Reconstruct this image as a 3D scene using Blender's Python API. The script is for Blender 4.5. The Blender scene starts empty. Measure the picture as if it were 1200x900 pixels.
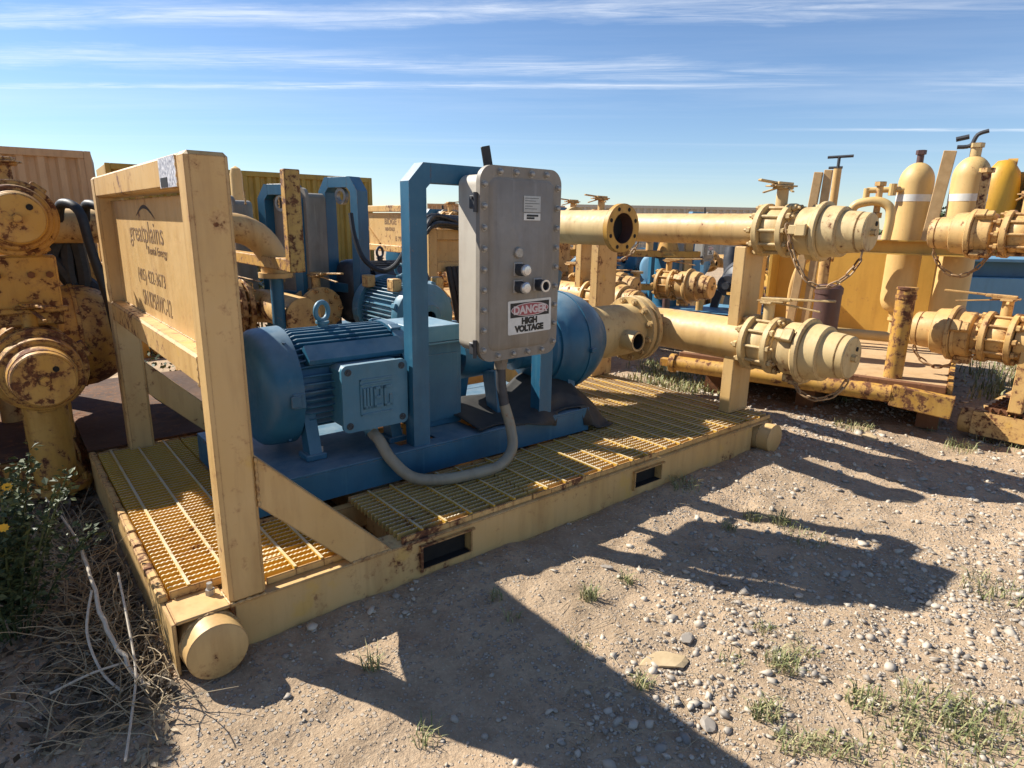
import bpy, bmesh, math, random
import numpy as np
from mathutils import Vector, Matrix
R_ = math.radians
random.seed(7); rng = np.random.default_rng(7)
SC = bpy.context.scene
COL = SC.collection

# ------------------------------------------------------------------ camera, sky, sun, exposure
cam = bpy.data.objects.new('camera', bpy.data.cameras.new('camera'))
COL.objects.link(cam); SC.camera = cam
_r = Vector((0.7722, -0.63514, 0.01717)); _u = Vector((0.14395, 0.2012, 0.96892)); _f = Vector((0.61886, 0.74573, -0.24679))
cam.matrix_world = Matrix(((_r.x, _u.x, -_f.x, -0.3101), (_r.y, _u.y, -_f.y, -2.1111), (_r.z, _u.z, -_f.z, 1.5093), (0, 0, 0, 1)))
cam.data.sensor_width = 36; cam.data.lens = 742.0 / 1200 * 36
cam.data.clip_start = 0.05; cam.data.clip_end = 4000
SUN_AZ = R_(-28.0)      # clockwise from +Y
SUN_EL = R_(41.5)
W = bpy.data.worlds.new('World'); SC.world = W; W.use_nodes = True
nt = W.node_tree; nt.nodes.clear()
def N(nt, t, **k):
    n = nt.nodes.new(t)
    for a, b in k.items():
        if a == 'i':
            for q, v in b.items(): n.inputs[q].default_value = v
        else: setattr(n, a, b)
    return n
def LK(nt, a, b): nt.links.new(a, b)
def math_(nt, op, a, b=None, clamp=False):
    n = N(nt, 'ShaderNodeMath', operation=op); n.use_clamp = clamp
    for i, v in enumerate((a, b)):
        if v is None: continue
        if isinstance(v, (int, float)): n.inputs[i].default_value = v
        else: LK(nt, v, n.inputs[i])
    return n.outputs[0]
def maprange(nt, v, a, b, c=0.0, d=1.0):
    n = N(nt, 'ShaderNodeMapRange'); n.clamp = True
    LK(nt, v, n.inputs[0])
    for i, x in enumerate((a, b, c, d)): n.inputs[i + 1].default_value = x
    return n.outputs[0]
def mixc(nt, fac, a, b, blend='MIX'):
    n = N(nt, 'ShaderNodeMix', data_type='RGBA', blend_type=blend)
    for s, v in ((n.inputs[0], fac), (n.inputs[6], a), (n.inputs[7], b)):
        if isinstance(v, (int, float)): s.default_value = v
        elif isinstance(v, tuple): s.default_value = (*v[:3], 1)
        else: LK(nt, v, s)
    return n.outputs[2]
sky = N(nt, 'ShaderNodeTexSky', sky_type='NISHITA'); sky.sun_disc = False
sky.sun_elevation = SUN_EL; sky.sun_rotation = SUN_AZ
sky.altitude = 200; sky.air_density = 1.0; sky.dust_density = 0.0; sky.ozone_density = 2.4
# thin cirrus, laid out on a high flat layer: planar coordinates are direction / height
geo = N(nt, 'ShaderNodeTexCoord'); sep = N(nt, 'ShaderNodeSeparateXYZ'); LK(nt, geo.outputs['Generated'], sep.inputs[0])
zz = math_(nt, 'MAXIMUM', sep.outputs[2], 0.02)
pl = N(nt, 'ShaderNodeCombineXYZ')
LK(nt, math_(nt, 'DIVIDE', sep.outputs[0], zz), pl.inputs[0]); LK(nt, math_(nt, 'DIVIDE', sep.outputs[1], zz), pl.inputs[1])
rotv = N(nt, 'ShaderNodeMapping', vector_type='POINT'); rotv.inputs['Rotation'].default_value = (0, 0, R_(45)); LK(nt, pl.outputs[0], rotv.inputs[0])
def cirrus(sx, sy, off, lo, hi, dist, det=7.0, rough=0.62):
    m = N(nt, 'ShaderNodeMapping'); m.inputs['Scale'].default_value = (sx, sy, 1); m.inputs['Location'].default_value = (off, off * .37, off * .11)
    LK(nt, rotv.outputs[0], m.inputs[0])
    t = N(nt, 'ShaderNodeTexNoise', i={'Scale': 1.0, 'Detail': det, 'Roughness': rough, 'Distortion': dist}); LK(nt, m.outputs[0], t.inputs[0])
    return maprange(nt, t.outputs[0], lo, hi)
def band(c, w, amp, seed, x0, x1, tilt=0.0):   # a streak at distance c along the layer, w wide, between x0 and x1, frayed by noise
    sp = N(nt, 'ShaderNodeSeparateXYZ'); LK(nt, rotv.outputs[0], sp.inputs[0])
    m = N(nt, 'ShaderNodeMapping'); m.inputs['Scale'].default_value = (.9, 1.6, 1); m.inputs['Location'].default_value = (seed, 0, 0); LK(nt, rotv.outputs[0], m.inputs[0])
    t = N(nt, 'ShaderNodeTexNoise', i={'Scale': 1.0, 'Detail': 9.0, 'Roughness': .66, 'Distortion': .6}); LK(nt, m.outputs[0], t.inputs[0])
    y = math_(nt, 'ADD', sp.outputs[1], math_(nt, 'MULTIPLY', math_(nt, 'SUBTRACT', t.outputs[0], .5), w * 2.4))
    y = math_(nt, 'SUBTRACT', y, math_(nt, 'MULTIPLY', sp.outputs[0], tilt))
    d = math_(nt, 'ABSOLUTE', math_(nt, 'SUBTRACT', y, c))
    env = math_(nt, 'MULTIPLY', maprange(nt, sp.outputs[0], x0 - .9, x0 + .9), maprange(nt, sp.outputs[0], x1 + .9, x1 - .9))
    return math_(nt, 'MULTIPLY', math_(nt, 'MULTIPLY', maprange(nt, d, w, w * .05, 0, amp), env), cirrus(.7, 5.5, seed * 3.1, .32, .70, 1.6, 10.0, .70))
BANDS = [(3.43, .24, .62, 1.0, -9, 1.7, 0.0), (4.62, .36, .50, 5.2, -9, 1.4, .12), (5.16, .18, .55, 9.7, -9, 1.5, 0.0), (7.34, .16, .6, 2.6, 2.6, 9, 0.0), (5.0, .60, .42, 14.2, 2.3, 9, 0.0), (4.15, .16, .4, 7.7, -9, -1.5, 0.0)]
cl = None
for b in BANDS:
    o = band(*b); cl = o if cl is None else math_(nt, 'MAXIMUM', cl, o)
thin = math_(nt, 'MULTIPLY', cirrus(.05, .42, 3.3, .5, .8, .8), .22)
cl = math_(nt, 'MAXIMUM', cl, thin)
cl = math_(nt, 'MULTIPLY', cl, maprange(nt, sep.outputs[2], 0.03, 0.12))
hs = N(nt, 'ShaderNodeHueSaturation', i={'Saturation': 1.02, 'Value': 1.0}); LK(nt, mixc(nt, 1.0, sky.outputs[0], (.93, 1.0, 1.13), 'MULTIPLY'), hs.inputs['Color'])
skyc = mixc(nt, cl, hs.outputs[0], (9.6, 9.9, 10.2))
bg = N(nt, 'ShaderNodeBackground'); bg.inputs[1].default_value = 0.068
LK(nt, skyc, bg.inputs[0]); wo = N(nt, 'ShaderNodeOutputWorld'); LK(nt, bg.outputs[0], wo.inputs[0])
sun = bpy.data.objects.new('sun', bpy.data.lights.new('sun', 'SUN')); COL.objects.link(sun)
sun.data.energy = 5.0; sun.data.angle = R_(0.53); sun.data.color = (1.0, 0.95, 0.86)
tosun = Vector((math.sin(SUN_AZ) * math.cos(SUN_EL), math.cos(SUN_AZ) * math.cos(SUN_EL), math.sin(SUN_EL)))
sun.rotation_euler = tosun.to_track_quat('Z', 'Y').to_euler()
SC.view_settings.view_transform = 'Standard'; SC.view_settings.look = 'None'
SC.view_settings.exposure = 0.86; SC.view_settings.gamma = 1.0
SC.cycles.max_bounces = 6; SC.cycles.diffuse_bounces = 4; SC.cycles.glossy_bounces = 2; SC.cycles.transmission_bounces = 2
SC.cycles.use_adaptive_sampling = True; SC.cycles.use_denoising = True

# ------------------------------------------------------------------ materials
def newmat(name):
    m = bpy.data.materials.new(name); m.use_nodes = True; t = m.node_tree; t.nodes.clear()
    b = N(t, 'ShaderNodeBsdfPrincipled'); o = N(t, 'ShaderNodeOutputMaterial'); LK(t, b.outputs[0], o.inputs[0])
    return m, t, b
def noise(t, co, scale, det=4.0, rough=.55, dist=0.0, stretch=None):
    if stretch:
        mp = N(t, 'ShaderNodeMapping'); mp.inputs['Scale'].default_value = stretch; LK(t, co, mp.inputs[0]); co = mp.outputs[0]
    n = N(t, 'ShaderNodeTexNoise', i={'Scale': scale, 'Detail': det, 'Roughness': rough, 'Distortion': dist}); LK(t, co, n.inputs[0])
    return n.outputs[0]
def bump(t, b, h, strength, dist=.01):
    n = N(t, 'ShaderNodeBump', i={'Strength': strength, 'Distance': dist}); LK(t, h, n.inputs['Height']); LK(t, n.outputs[0], b.inputs['Normal'])
def paint(name, base, alt, rust=.3, rough=.5, stain=.35, rustcol=(.075, .026, .012), dust=None, metal=0.0, bmp=.25, edge=.5, spec=.5, patch=None, fade=None):
    m, t, b = newmat(name)
    g = N(t, 'ShaderNodeNewGeometry'); co = g.outputs['Position']
    v1 = noise(t, co, 2.3, 5); v2 = noise(t, co, 34, 4); v3 = noise(t, co, 7, 6, .6, stretch=(1.6, 1.6, .25))
    c = mixc(t, maprange(t, v1, .35, .68), base, alt)
    c = mixc(t, maprange(t, v3, .48, .74, 0, stain), c, tuple(x * y for x, y in zip(base, (.52, .42, .34))))
    c = mixc(t, maprange(t, v2, .35, .75, 0, .22), c, tuple(min(1, x * 1.18) for x in base))
    if patch: c = mixc(t, maprange(t, noise(t, co, 3.7, 5, .6), .62, .67, 0, .35), c, patch)
    if fade:
        c = mixc(t, math_(t, 'MULTIPLY', maprange(t, noise(t, co, 4.5, 7, .66), .46, .72, 0, .42), maprange(t, noise(t, co, 24, 6, .7), .35, .62, .35, 1)), c, fade)
        c = mixc(t, maprange(t, noise(t, co, 30, 3, .5, stretch=(1, 1, .06)), .62, .72, 0, .30), c, fade)
    if dust:
        sp = N(t, 'ShaderNodeSeparateXYZ'); LK(t, g.outputs['Normal'], sp.inputs[0])
        f = math_(t, 'MULTIPLY', maprange(t, sp.outputs[2], .35, .95, 0, dust[3]), maprange(t, noise(t, co, 11, 5), .25, .6, .35, 1))
        c = mixc(t, f, c, dust[:3])
    r1 = noise(t, co, 17, 10, .72); r2 = noise(t, co, 1.7, 3); r3 = noise(t, co, 46, 4, .6)
    k = math_(t, 'ADD', math_(t, 'MULTIPLY', r1, .72), math_(t, 'MULTIPLY', r2, .42))
    if edge:
        bv = N(t, 'ShaderNodeBevel', samples=3, i={'Radius': .009})
        dt = N(t, 'ShaderNodeVectorMath', operation='DOT_PRODUCT'); LK(t, bv.outputs[0], dt.inputs[0]); LK(t, g.outputs['Normal'], dt.inputs[1])
        k = math_(t, 'ADD', k, maprange(t, dt.outputs['Value'], .985, .82, 0, .15 * edge))
    lim = .73 - .13 * rust
    c = mixc(t, math_(t, 'MULTIPLY', maprange(t, noise(t, co, 26, 4, .6, stretch=(1, 1, .07)), .56, .74, 0, .55 * max(0, min(1, stain + rust * .5))), maprange(t, r2, .35, .62)), c, tuple(x * y for x, y in zip(base, (.48, .36, .28))))
    msk = maprange(t, k, lim, lim + .03)
    halo = maprange(t, k, lim - .055, lim + .005, 0, .5)
    c = mixc(t, halo, c, (.30, .135, .05))
    rc = mixc(t, maprange(t, r3, .35, .65), rustcol, (.19, .075, .028))
    c = mixc(t, msk, c, rc)
    LK(t, c, b.inputs['Base Color'])
    LK(t, math_(t, 'ADD', math_(t, 'MULTIPLY', msk, .35), maprange(t, v2, .3, .7, rough - .08, rough + .1)), b.inputs['Roughness'])
    b.inputs['Metallic'].default_value = metal; b.inputs['Specular IOR Level'].default_value = spec
    if bmp: bump(t, b, math_(t, 'ADD', math_(t, 'MULTIPLY', msk, -.5), math_(t, 'ADD', math_(t, 'MULTIPLY', v1, .6), math_(t, 'MULTIPLY', v2, .25))), bmp, .006)
    return m
def simple(name, col, alt=None, rough=.6, scale=20, bmp=.15, metal=0.0, spec=.4):
    m, t, b = newmat(name); g = N(t, 'ShaderNodeNewGeometry'); co = g.outputs['Position']
    v = noise(t, co, scale, 5); LK(t, mixc(t, maprange(t, v, .3, .7), col, alt or tuple(x * .7 for x in col)), b.inputs['Base Color'])
    b.inputs['Roughness'].default_value = rough; b.inputs['Metallic'].default_value = metal; b.inputs['Specular IOR Level'].default_value = spec
    if bmp: bump(t, b, v, bmp, .004)
    return m
TAN = paint('tan_paint', (.555, .345, .125), (.60, .405, .18), rust=.40, stain=.48, rough=.5, edge=1.3, patch=(.62, .37, .045))
TANR = paint('tan_paint_rusting', (.56, .335, .11), (.60, .39, .155), rust=.70, stain=.55, rough=.52, edge=1.4, patch=(.60, .34, .04))
YEL = paint('yellow_paint_rusting', (.50, .265, .04), (.54, .32, .08), rust=.95, stain=.7, rough=.55, edge=1.2)
GOLD = paint('grating_yellow', (.63, .38, .045), (.58, .33, .035), rust=.08, stain=.35, rough=.55, edge=0, bmp=0, dust=(.55, .46, .30, 1.0))
GOLD_SHADE = paint('grating_shade_tone', (.56, .37, .10), (.48, .31, .09), rust=.12, stain=.45, rough=.6, edge=0, bmp=0, dust=(.47, .41, .32, 1.0))  # greyer copy of the grating yellow, shade painted into the right panels
BODY = paint('valve_tan', (.53, .37, .155), (.58, .43, .21), rust=.46, stain=.65, rough=.6, edge=1.1)
BLUE = paint('blue_paint', (.014, .090, .165), (.021, .118, .205), rust=-.28, stain=.35, rough=.42, dust=(.42, .47, .48, .36), edge=.9, bmp=.18, fade=(.055, .17, .245), rustcol=(.10, .09, .08))
BLUEL = paint('pale_blue_paint', (.042, .155, .235), (.06, .19, .28), rust=-.3, stain=.35, rough=.45, dust=(.48, .53, .53, .45), edge=.7, bmp=.15, fade=(.15, .28, .34), rustcol=(.10, .10, .10))
GREY = paint('grey_cast_aluminium', (.215, .188, .150), (.26, .228, .185), rust=-.4, stain=.55, rough=.55, dust=(.6, .55, .45, .3), edge=.6, bmp=.3, fade=(.40, .36, .30), rustcol=(.12, .10, .08))
GREY_LIT = paint('sunlit_cast_aluminium', (.46, .41, .33), (.50, .45, .37), rust=-.4, stain=.4, rough=.6, edge=.3, bmp=.2, rustcol=(.2, .17, .14))  # lighter copy of the cover grey, sunlight painted into the enclosure sides
CREAM = simple('cream_side', (.52, .46, .36), (.45, .39, .30), .6)
RUSTD = paint('dark_rust_deck', (.060, .030, .018), (.13, .065, .03), rust=.6, stain=.5, rough=.9, edge=0, rustcol=(.025, .014, .010), bmp=.6)
RUST = paint('rust_steel', (.14, .055, .022), (.22, .095, .035), rust=.5, stain=.5, rough=.85, edge=0)
BROWN = paint('brown_primer', (.085, .042, .034), (.11, .055, .042), rust=.1, stain=.3, rough=.5, edge=.3)
ZINC = simple('zinc_bolt', (.40, .375, .33), (.28, .26, .23), .42, 60, 0, .35)
CHR = simple('chrome_button', (.70, .70, .68), (.5, .5, .5), .25, 60, 0, .6)
BLK = simple('black_rubber', (.014, .014, .015), (.03, .03, .03), .55, 30, .1)
MATB = simple('black_rubber_mat', (.028, .027, .026), (.05, .047, .042), .62, 16, .2)
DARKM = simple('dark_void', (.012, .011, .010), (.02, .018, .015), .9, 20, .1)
CHN = paint('chain_rusting', (.34, .22, .11), (.26, .16, .08), rust=.8, rough=.6, edge=0)
COND = paint('conduit_grey', (.24, .215, .155), (.30, .265, .185), rust=.25, stain=.5, rough=.5, edge=0, rustcol=(.02, .018, .015))
WHT = simple('white_sign', (.70, .69, .64), (.62, .61, .56), .45, 40, 0)
BLKP = simple('black_print', (.012, .012, .012), (.02, .02, .02), .5, 40, 0)
REDP = simple('faded_red_print', (.33, .055, .065), (.38, .11, .115), .5, 30, 0)
PINK = simple('pinkish_white_print', (.66, .58, .55), (.6, .5, .48), .5, 30, 0)
STEN = simple('stencil_brown', (.10, .055, .028), (.33, .20, .09), .6, 55, 0)
PLT = simple('aluminium_plate', (.40, .39, .37), (.33, .32, .31), .35, 60, 0, .4)
WOOD = simple('weathered_wood', (.55, .36, .17), (.42, .26, .11), .75, 14, .2)
MUST = paint('mustard_container', (.40, .245, .035), (.33, .20, .03), rust=-.05, stain=.6, rough=.55, edge=0, bmp=.1)
TANC = paint('tan_container', (.50, .30, .15), (.46, .275, .135), rust=-.1, stain=.45, rough=.6, edge=0, bmp=.1)
PALE = paint('pale_tank_tan', (.62, .42, .165), (.57, .37, .13), rust=.0, stain=.3, rough=.5, edge=0, bmp=.1)
PLAT = paint('panel_yellow', (.60, .35, .065), (.56, .32, .055), rust=-.15, stain=.35, rough=.5, edge=0)
AMBER = paint('amber_machine', (.62, .32, .02), (.52, .27, .025), rust=.1, stain=.5, rough=.5, edge=0)
LBLUE = paint('light_blue_tank', (.10, .24, .36), (.13, .28, .41), rust=-.2, stain=.3, rough=.5, edge=0)
CHAR = simple('charcoal_motor', (.035, .037, .042), (.06, .06, .065), .5, 20, .1)
STKR = simple('faded_sticker', (.85, .85, .86), (.05, .06, .12), .5, 75, 0)
def leafmat(name, c1, c2):
    m, t, b = newmat(name)
    oi = N(t, 'ShaderNodeNewGeometry')
    LK(t, mixc(t, oi.outputs['Random Per Island'], c1, c2), b.inputs['Base Color']); b.inputs['Roughness'].default_value = .6
    return m
LEAF = leafmat('weed_leaf', (.030, .050, .014), (.085, .105, .035))
GRASS = leafmat('grass_blade', (.12, .155, .045), (.40, .35, .17))
STRAW = leafmat('dry_straw', (.42, .33, .20), (.24, .17, .09))
LITTER = leafmat('leaf_litter', (.13, .095, .055), (.055, .042, .028))
PETAL = simple('yellow_petal', (.75, .42, .02), (.65, .35, .02), .6, 30, 0)
TREEL = leafmat('tree_leaf', (.030, .055, .018), (.065, .09, .03))
BARK = simple('bark', (.16, .12, .08), (.10, .075, .05), .9, 20, .4)
STONE = leafmat('gravel_stone', (.54, .46, .355), (.26, .225, .185))
SLAB = simple('sandstone_slab', (.50, .38, .22), (.40, .29, .16), .9, 18, .4)
def groundmat():
    m, t, b = newmat('sandy_gravel_ground'); g = N(t, 'ShaderNodeNewGeometry'); co = g.outputs['Position']
    a = noise(t, co, .9, 6, .6); d = noise(t, co, 6.5, 8, .68); e = noise(t, co, 70, 5, .7)
    c = mixc(t, maprange(t, a, .36, .62), (.52, .37, .235), (.41, .30, .195))
    c = mixc(t, maprange(t, d, .40, .70, 0, .9), c, (.265, .185, .115))
    c = mixc(t, maprange(t, e, .5, .78, 0, .6), c, (.62, .49, .33))
    vo = N(t, 'ShaderNodeTexVoronoi', i={'Scale': 62.0, 'Randomness': 1.0}); LK(t, co, vo.inputs[0])
    vs = N(t, 'ShaderNodeSeparateColor'); LK(t, vo.outputs['Color'], vs.inputs[0])
    peb = math_(t, 'MULTIPLY', maprange(t, vo.outputs['Distance'], .50, .36), maprange(t, vs.outputs[0], .60, .66))
    peb = math_(t, 'MULTIPLY', peb, maprange(t, noise(t, co, 1.3, 4), .40, .60))
    pc = mixc(t, vs.outputs[1], (.52, .46, .38), (.25, .225, .20))
    c = mixc(t, math_(t, 'MULTIPLY', peb, .85), c, pc)
    LK(t, c, b.inputs['Base Color']); b.inputs['Roughness'].default_value = .95; b.inputs['Specular IOR Level'].default_value = .2
    h = math_(t, 'ADD', math_(t, 'MULTIPLY', d, .9), math_(t, 'ADD', math_(t, 'MULTIPLY', e, .30), math_(t, 'MULTIPLY', peb, .45)))
    bump(t, b, h, .9, .03)
    return m
GRD = groundmat()

# ------------------------------------------------------------------ mesh helpers
class MB:
    def __init__(s): s.v = []; s.f = []; s.mi = []; s.m = 0
    def add(s, vs, fs):
        o = len(s.v); s.v += [tuple(p) for p in vs]; s.f += [tuple(i + o for i in f) for f in fs]; s.mi += [s.m] * len(fs); return s
    def obox(s, c, h, b=0.0, M=None):
        c = Vector(c); hx, hy, hz = h; b = min(b, hx * .9, hy * .9, hz * .9)
        def tr(p): p = Vector(p); return (M @ p if M else p) + c
        if b <= 0:
            vs = [tr((x * hx, y * hy, z * hz)) for x in (-1, 1) for y in (-1, 1) for z in (-1, 1)]
            return s.add(vs, [(0, 1, 3, 2), (4, 6, 7, 5), (0, 4, 5, 1), (2, 3, 7, 6), (0, 2, 6, 4), (1, 5, 7, 3)])
        vs = []; ix = {}
        for x in (-1, 1):
            for y in (-1, 1):
                for z in (-1, 1):
                    ix[x, y, z] = len(vs)
                    vs += [tr((x * hx, y * (hy - b), z * (hz - b))), tr((x * (hx - b), y * hy, z * (hz - b))), tr((x * (hx - b), y * (hy - b), z * hz))]
        fs = []
        for a in range(3):
            for sg in (-1, 1):
                q = []
                for p, r in ((-1, -1), (1, -1), (1, 1), (-1, 1)):
                    k = [0, 0, 0]; k[a] = sg; k[(a + 1) % 3] = p * sg; k[(a + 2) % 3] = r; q.append(ix[tuple(k)] + a)
                fs.append(tuple(q))
        for a in range(3):
            a1, a2 = (a + 1) % 3, (a + 2) % 3
            for p in (-1, 1):
                for r in (-1, 1):
                    k0 = [0, 0, 0]; k0[a] = -1; k0[a1] = p; k0[a2] = r; k1 = list(k0); k1[a] = 1
                    i0, i1 = ix[tuple(k0)], ix[tuple(k1)]; q = (i0 + a1, i1 + a1, i1 + a2, i0 + a2)
                    fs.append(q if p * r > 0 else q[::-1])
        for k, i in ix.items():
            fs.append((i, i + 1, i + 2) if k[0] * k[1] * k[2] > 0 else (i + 2, i + 1, i))
        return s.add(vs, fs)
    def box(s, x0, x1, y0, y1, z0, z1, b=0.0):
        return s.obox(((x0 + x1) / 2, (y0 + y1) / 2, (z0 + z1) / 2), (abs(x1 - x0) / 2, abs(y1 - y0) / 2, abs(z1 - z0) / 2), b)
    def beam(s, p0, p1, w, h, b=0.0, up=(0, 0, 1)):
        p0, p1 = Vector(p0), Vector(p1); d = (p1 - p0); L = d.length; x = d.normalized(); y = Vector(up).cross(x).normalized(); z = x.cross(y)
        return s.obox((p0 + p1) / 2, (L / 2, w / 2, h / 2), b, Matrix((x, y, z)).transposed())
    def lathe(s, o, axis, prof, n=24, e1=None):
        o = Vector(o); a = Vector(axis).normalized(); e1 = Vector(e1) if e1 else (Vector((0, 0, 1)) if abs(a.z) < .9 else Vector((1, 0, 0)))
        e1 = (e1 - a * e1.dot(a)).normalized(); e2 = a.cross(e1); vs = []; rows = []
        for t, r in prof:
            if r < 1e-6: rows.append([len(vs)]); vs.append(o + a * t)
            else:
                rows.append(list(range(len(vs), len(vs) + n)))
                vs += [o + a * t + (e1 * math.cos(k * 2 * math.pi / n) + e2 * math.sin(k * 2 * math.pi / n)) * r for k in range(n)]
        fs = []
        for A, B in zip(rows, rows[1:]):
            for k in range(n):
                l = (k + 1) % n
                if len(A) == 1 and len(B) == 1: continue
                if len(A) == 1: fs.append((A[0], B[l], B[k]))
                elif len(B) == 1: fs.append((A[k], A[l], B[0]))
                else: fs.append((A[k], A[l], B[l], B[k]))
        return s.add(vs, fs)
    def cyl(s, p0, p1, r0, r1=None, n=20, b=0.0):
        p0, p1 = Vector(p0), Vector(p1); L = (p1 - p0).length; r1 = r0 if r1 is None else r1
        pr = [(0, 0), (0, r0 - b), (b, r0), (L - b, r1), (L, r1 - b), (L, 0)] if b else [(0, 0), (0, r0), (L, r1), (L, 0)]
        return s.lathe(p0, p1 - p0, pr, n)
    def ring(s, p0, p1, ro, ri, n=28):
        p0, p1 = Vector(p0), Vector(p1); L = (p1 - p0).length
        return s.lathe(p0, p1 - p0, [(0, ri), (0, ro), (L, ro), (L, ri), (0, ri)], n)
    def path(s, pts, r, n=10, caps=True, closed=False):
        P = [Vector(p) for p in pts]; m = len(P); rr = r if isinstance(r, (list, tuple)) else [r] * m
        T = [((P[(i + 1) % m] - P[i - 1]) if closed else (P[min(i + 1, m - 1)] - P[max(i - 1, 0)])).normalized() for i in range(m)]
        u = Vector((0, 0, 1)) if abs(T[0].z) < .9 else Vector((1, 0, 0)); vs = []; rows = []
        for i in range(m):
            u = (u - T[i] * u.dot(T[i])).normalized(); w = T[i].cross(u)
            rows.append(list(range(len(vs), len(vs) + n)))
            vs += [P[i] + (u * math.cos(k * 2 * math.pi / n) + w * math.sin(k * 2 * math.pi / n)) * rr[i] for k in range(n)]
        fs = []
        pairs = list(zip(rows, rows[1:])) + ([(rows[-1], rows[0])] if closed else [])
        for A, B in pairs:
            for k in range(n): l = (k + 1) % n; fs.append((A[k], A[l], B[l], B[k]))
        if caps and not closed: fs += [tuple(rows[0][::-1]), tuple(rows[-1])]
        return s.add(vs, fs)
    def prism(s, poly, o, u, v, d):
        o, u, v, d = map(Vector, (o, u, v, d)); n = len(poly)
        A = [o + u * a + v * b for a, b in poly]
        return s.add(A + [p + d for p in A], [tuple(range(n))[::-1], tuple(range(n, 2 * n))] + [(i, (i + 1) % n, n + (i + 1) % n, n + i) for i in range(n)])
    def mesh(s, name, mats, smooth=35, fix=True):
        me = bpy.data.meshes.new(name); me.from_pydata(s.v, [], s.f)
        for m in (mats if isinstance(mats, (list, tuple)) else [mats]): me.materials.append(m)
        if any(s.mi): me.polygons.foreach_set('material_index', s.mi)
        if fix:
            bm = bmesh.new(); bm.from_mesh(me); bmesh.ops.recalc_face_normals(bm, faces=bm.faces); bm.to_mesh(me); bm.free()
        if smooth:
            me.polygons.foreach_set('use_smooth', [True] * len(me.polygons)); me.set_sharp_from_angle(angle=R_(smooth))
        me.update(); return me
    def build(s, name, mats, parent=None, smooth=35, fix=True):
        return put(name, s.mesh(name, mats, smooth, fix), parent)
def put(name, me, parent=None, loc=None, M=None):
    o = bpy.data.objects.new(name, me); COL.objects.link(o)
    if parent: o.parent = parent
    if M is not None: o.matrix_local = M
    elif loc: o.location = loc
    return o
def thing(name, label, cat, loc=(0, 0, 0), rz=0.0, group=None):
    o = bpy.data.objects.new(name, None); COL.objects.link(o); o.location = loc; o.rotation_euler = (0, 0, rz)
    o.empty_display_size = .1; return tag(o, label, cat, group)
def tag(o, label, cat, group=None):
    o['label'] = label; o['category'] = cat
    if group: o['group'] = group
    return o
def struct(o): o['kind'] = 'structure'; return o
def stuff(o): o['kind'] = 'stuff'; return o
def remat(o, d):
    for sl in o.material_slots:
        m = d.get(sl.material.name)
        if m is not None: sl.link = 'OBJECT'; sl.material = m
def dup(root, loc, rz, label, cat=None, group=None, mats=None, skip=()):
    def rec(o, par):
        c = o.copy(); COL.objects.link(c); c.parent = par
        if mats and c.type == 'MESH': remat(c, mats)
        for ch in list(o.children):
            if ch.name.split('.')[0] not in skip: rec(ch, c)
        return c
    r = rec(root, None); r.location = loc; r.rotation_euler = (0, 0, rz)
    if 'group' in r and not group: del r['group']
    return tag(r, label, cat or r['category'], group)
def text(name, body, mat, size, M, parent, sx=1.0, ext=.0008, align='CENTER', shear=0.0, bold=0.0):
    cu = bpy.data.curves.new(name, 'FONT'); cu.body = body; cu.size = size; cu.extrude = ext; cu.align_x = align; cu.shear = shear; cu.offset = bold; cu.resolution_u = 3
    o = bpy.data.objects.new(name, cu); COL.objects.link(o)
    me = bpy.data.meshes.new_from_object(o.evaluated_get(bpy.context.evaluated_depsgraph_get())); bpy.data.objects.remove(o)
    me.materials.clear(); me.materials.append(mat)
    o = bpy.data.objects.new(name, me); COL.objects.link(o); o.parent = parent; o.matrix_local = M @ Matrix.Diagonal((sx, 1, 1, 1)); return o
def basis(o, x, y, z):
    return Matrix(((x[0], y[0], z[0], o[0]), (x[1], y[1], z[1], o[1]), (x[2], y[2], z[2], o[2]), (0, 0, 0, 1)))
def hash2(ix, iy, s=0):
    h = np.sin(ix * 127.1 + iy * 311.7 + s * 74.7) * 43758.5453; return h - np.floor(h)
def vnoise(x, y, s=0):
    ix, iy = np.floor(x), np.floor(y); fx, fy = x - ix, y - iy; fx = fx * fx * (3 - 2 * fx); fy = fy * fy * (3 - 2 * fy)
    return (hash2(ix, iy, s) * (1 - fx) + hash2(ix + 1, iy, s) * fx) * (1 - fy) + (hash2(ix, iy + 1, s) * (1 - fx) + hash2(ix + 1, iy + 1, s) * fx) * fy
def fbm(x, y, s=0, o=4): return sum(vnoise(x * 2.03 ** k, y * 2.03 ** k, s + k) * .5 ** (k + 1) for k in range(o))
def ground_z(x, y):
    x = np.asarray(x, float); y = np.asarray(y, float)
    near = np.exp(-((x - 1.9) ** 2 / 60 + (y + .3) ** 2 / 40))
    h = (fbm(x * .8, y * .8, 1) - .47) * .05 + (fbm(x * 5, y * 5, 9) - .47) * .044 + (fbm(x * 17, y * 17, 21, 3) - .44) * .018
    lip = .022 * np.exp(-((y + .06) / .16) ** 2) * ((x > .2) & (x < 3.7)) - .018 * np.exp(-((y + .75) / .5) ** 2)
    return h * (.25 + .75 * near) + lip * near - .004

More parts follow.
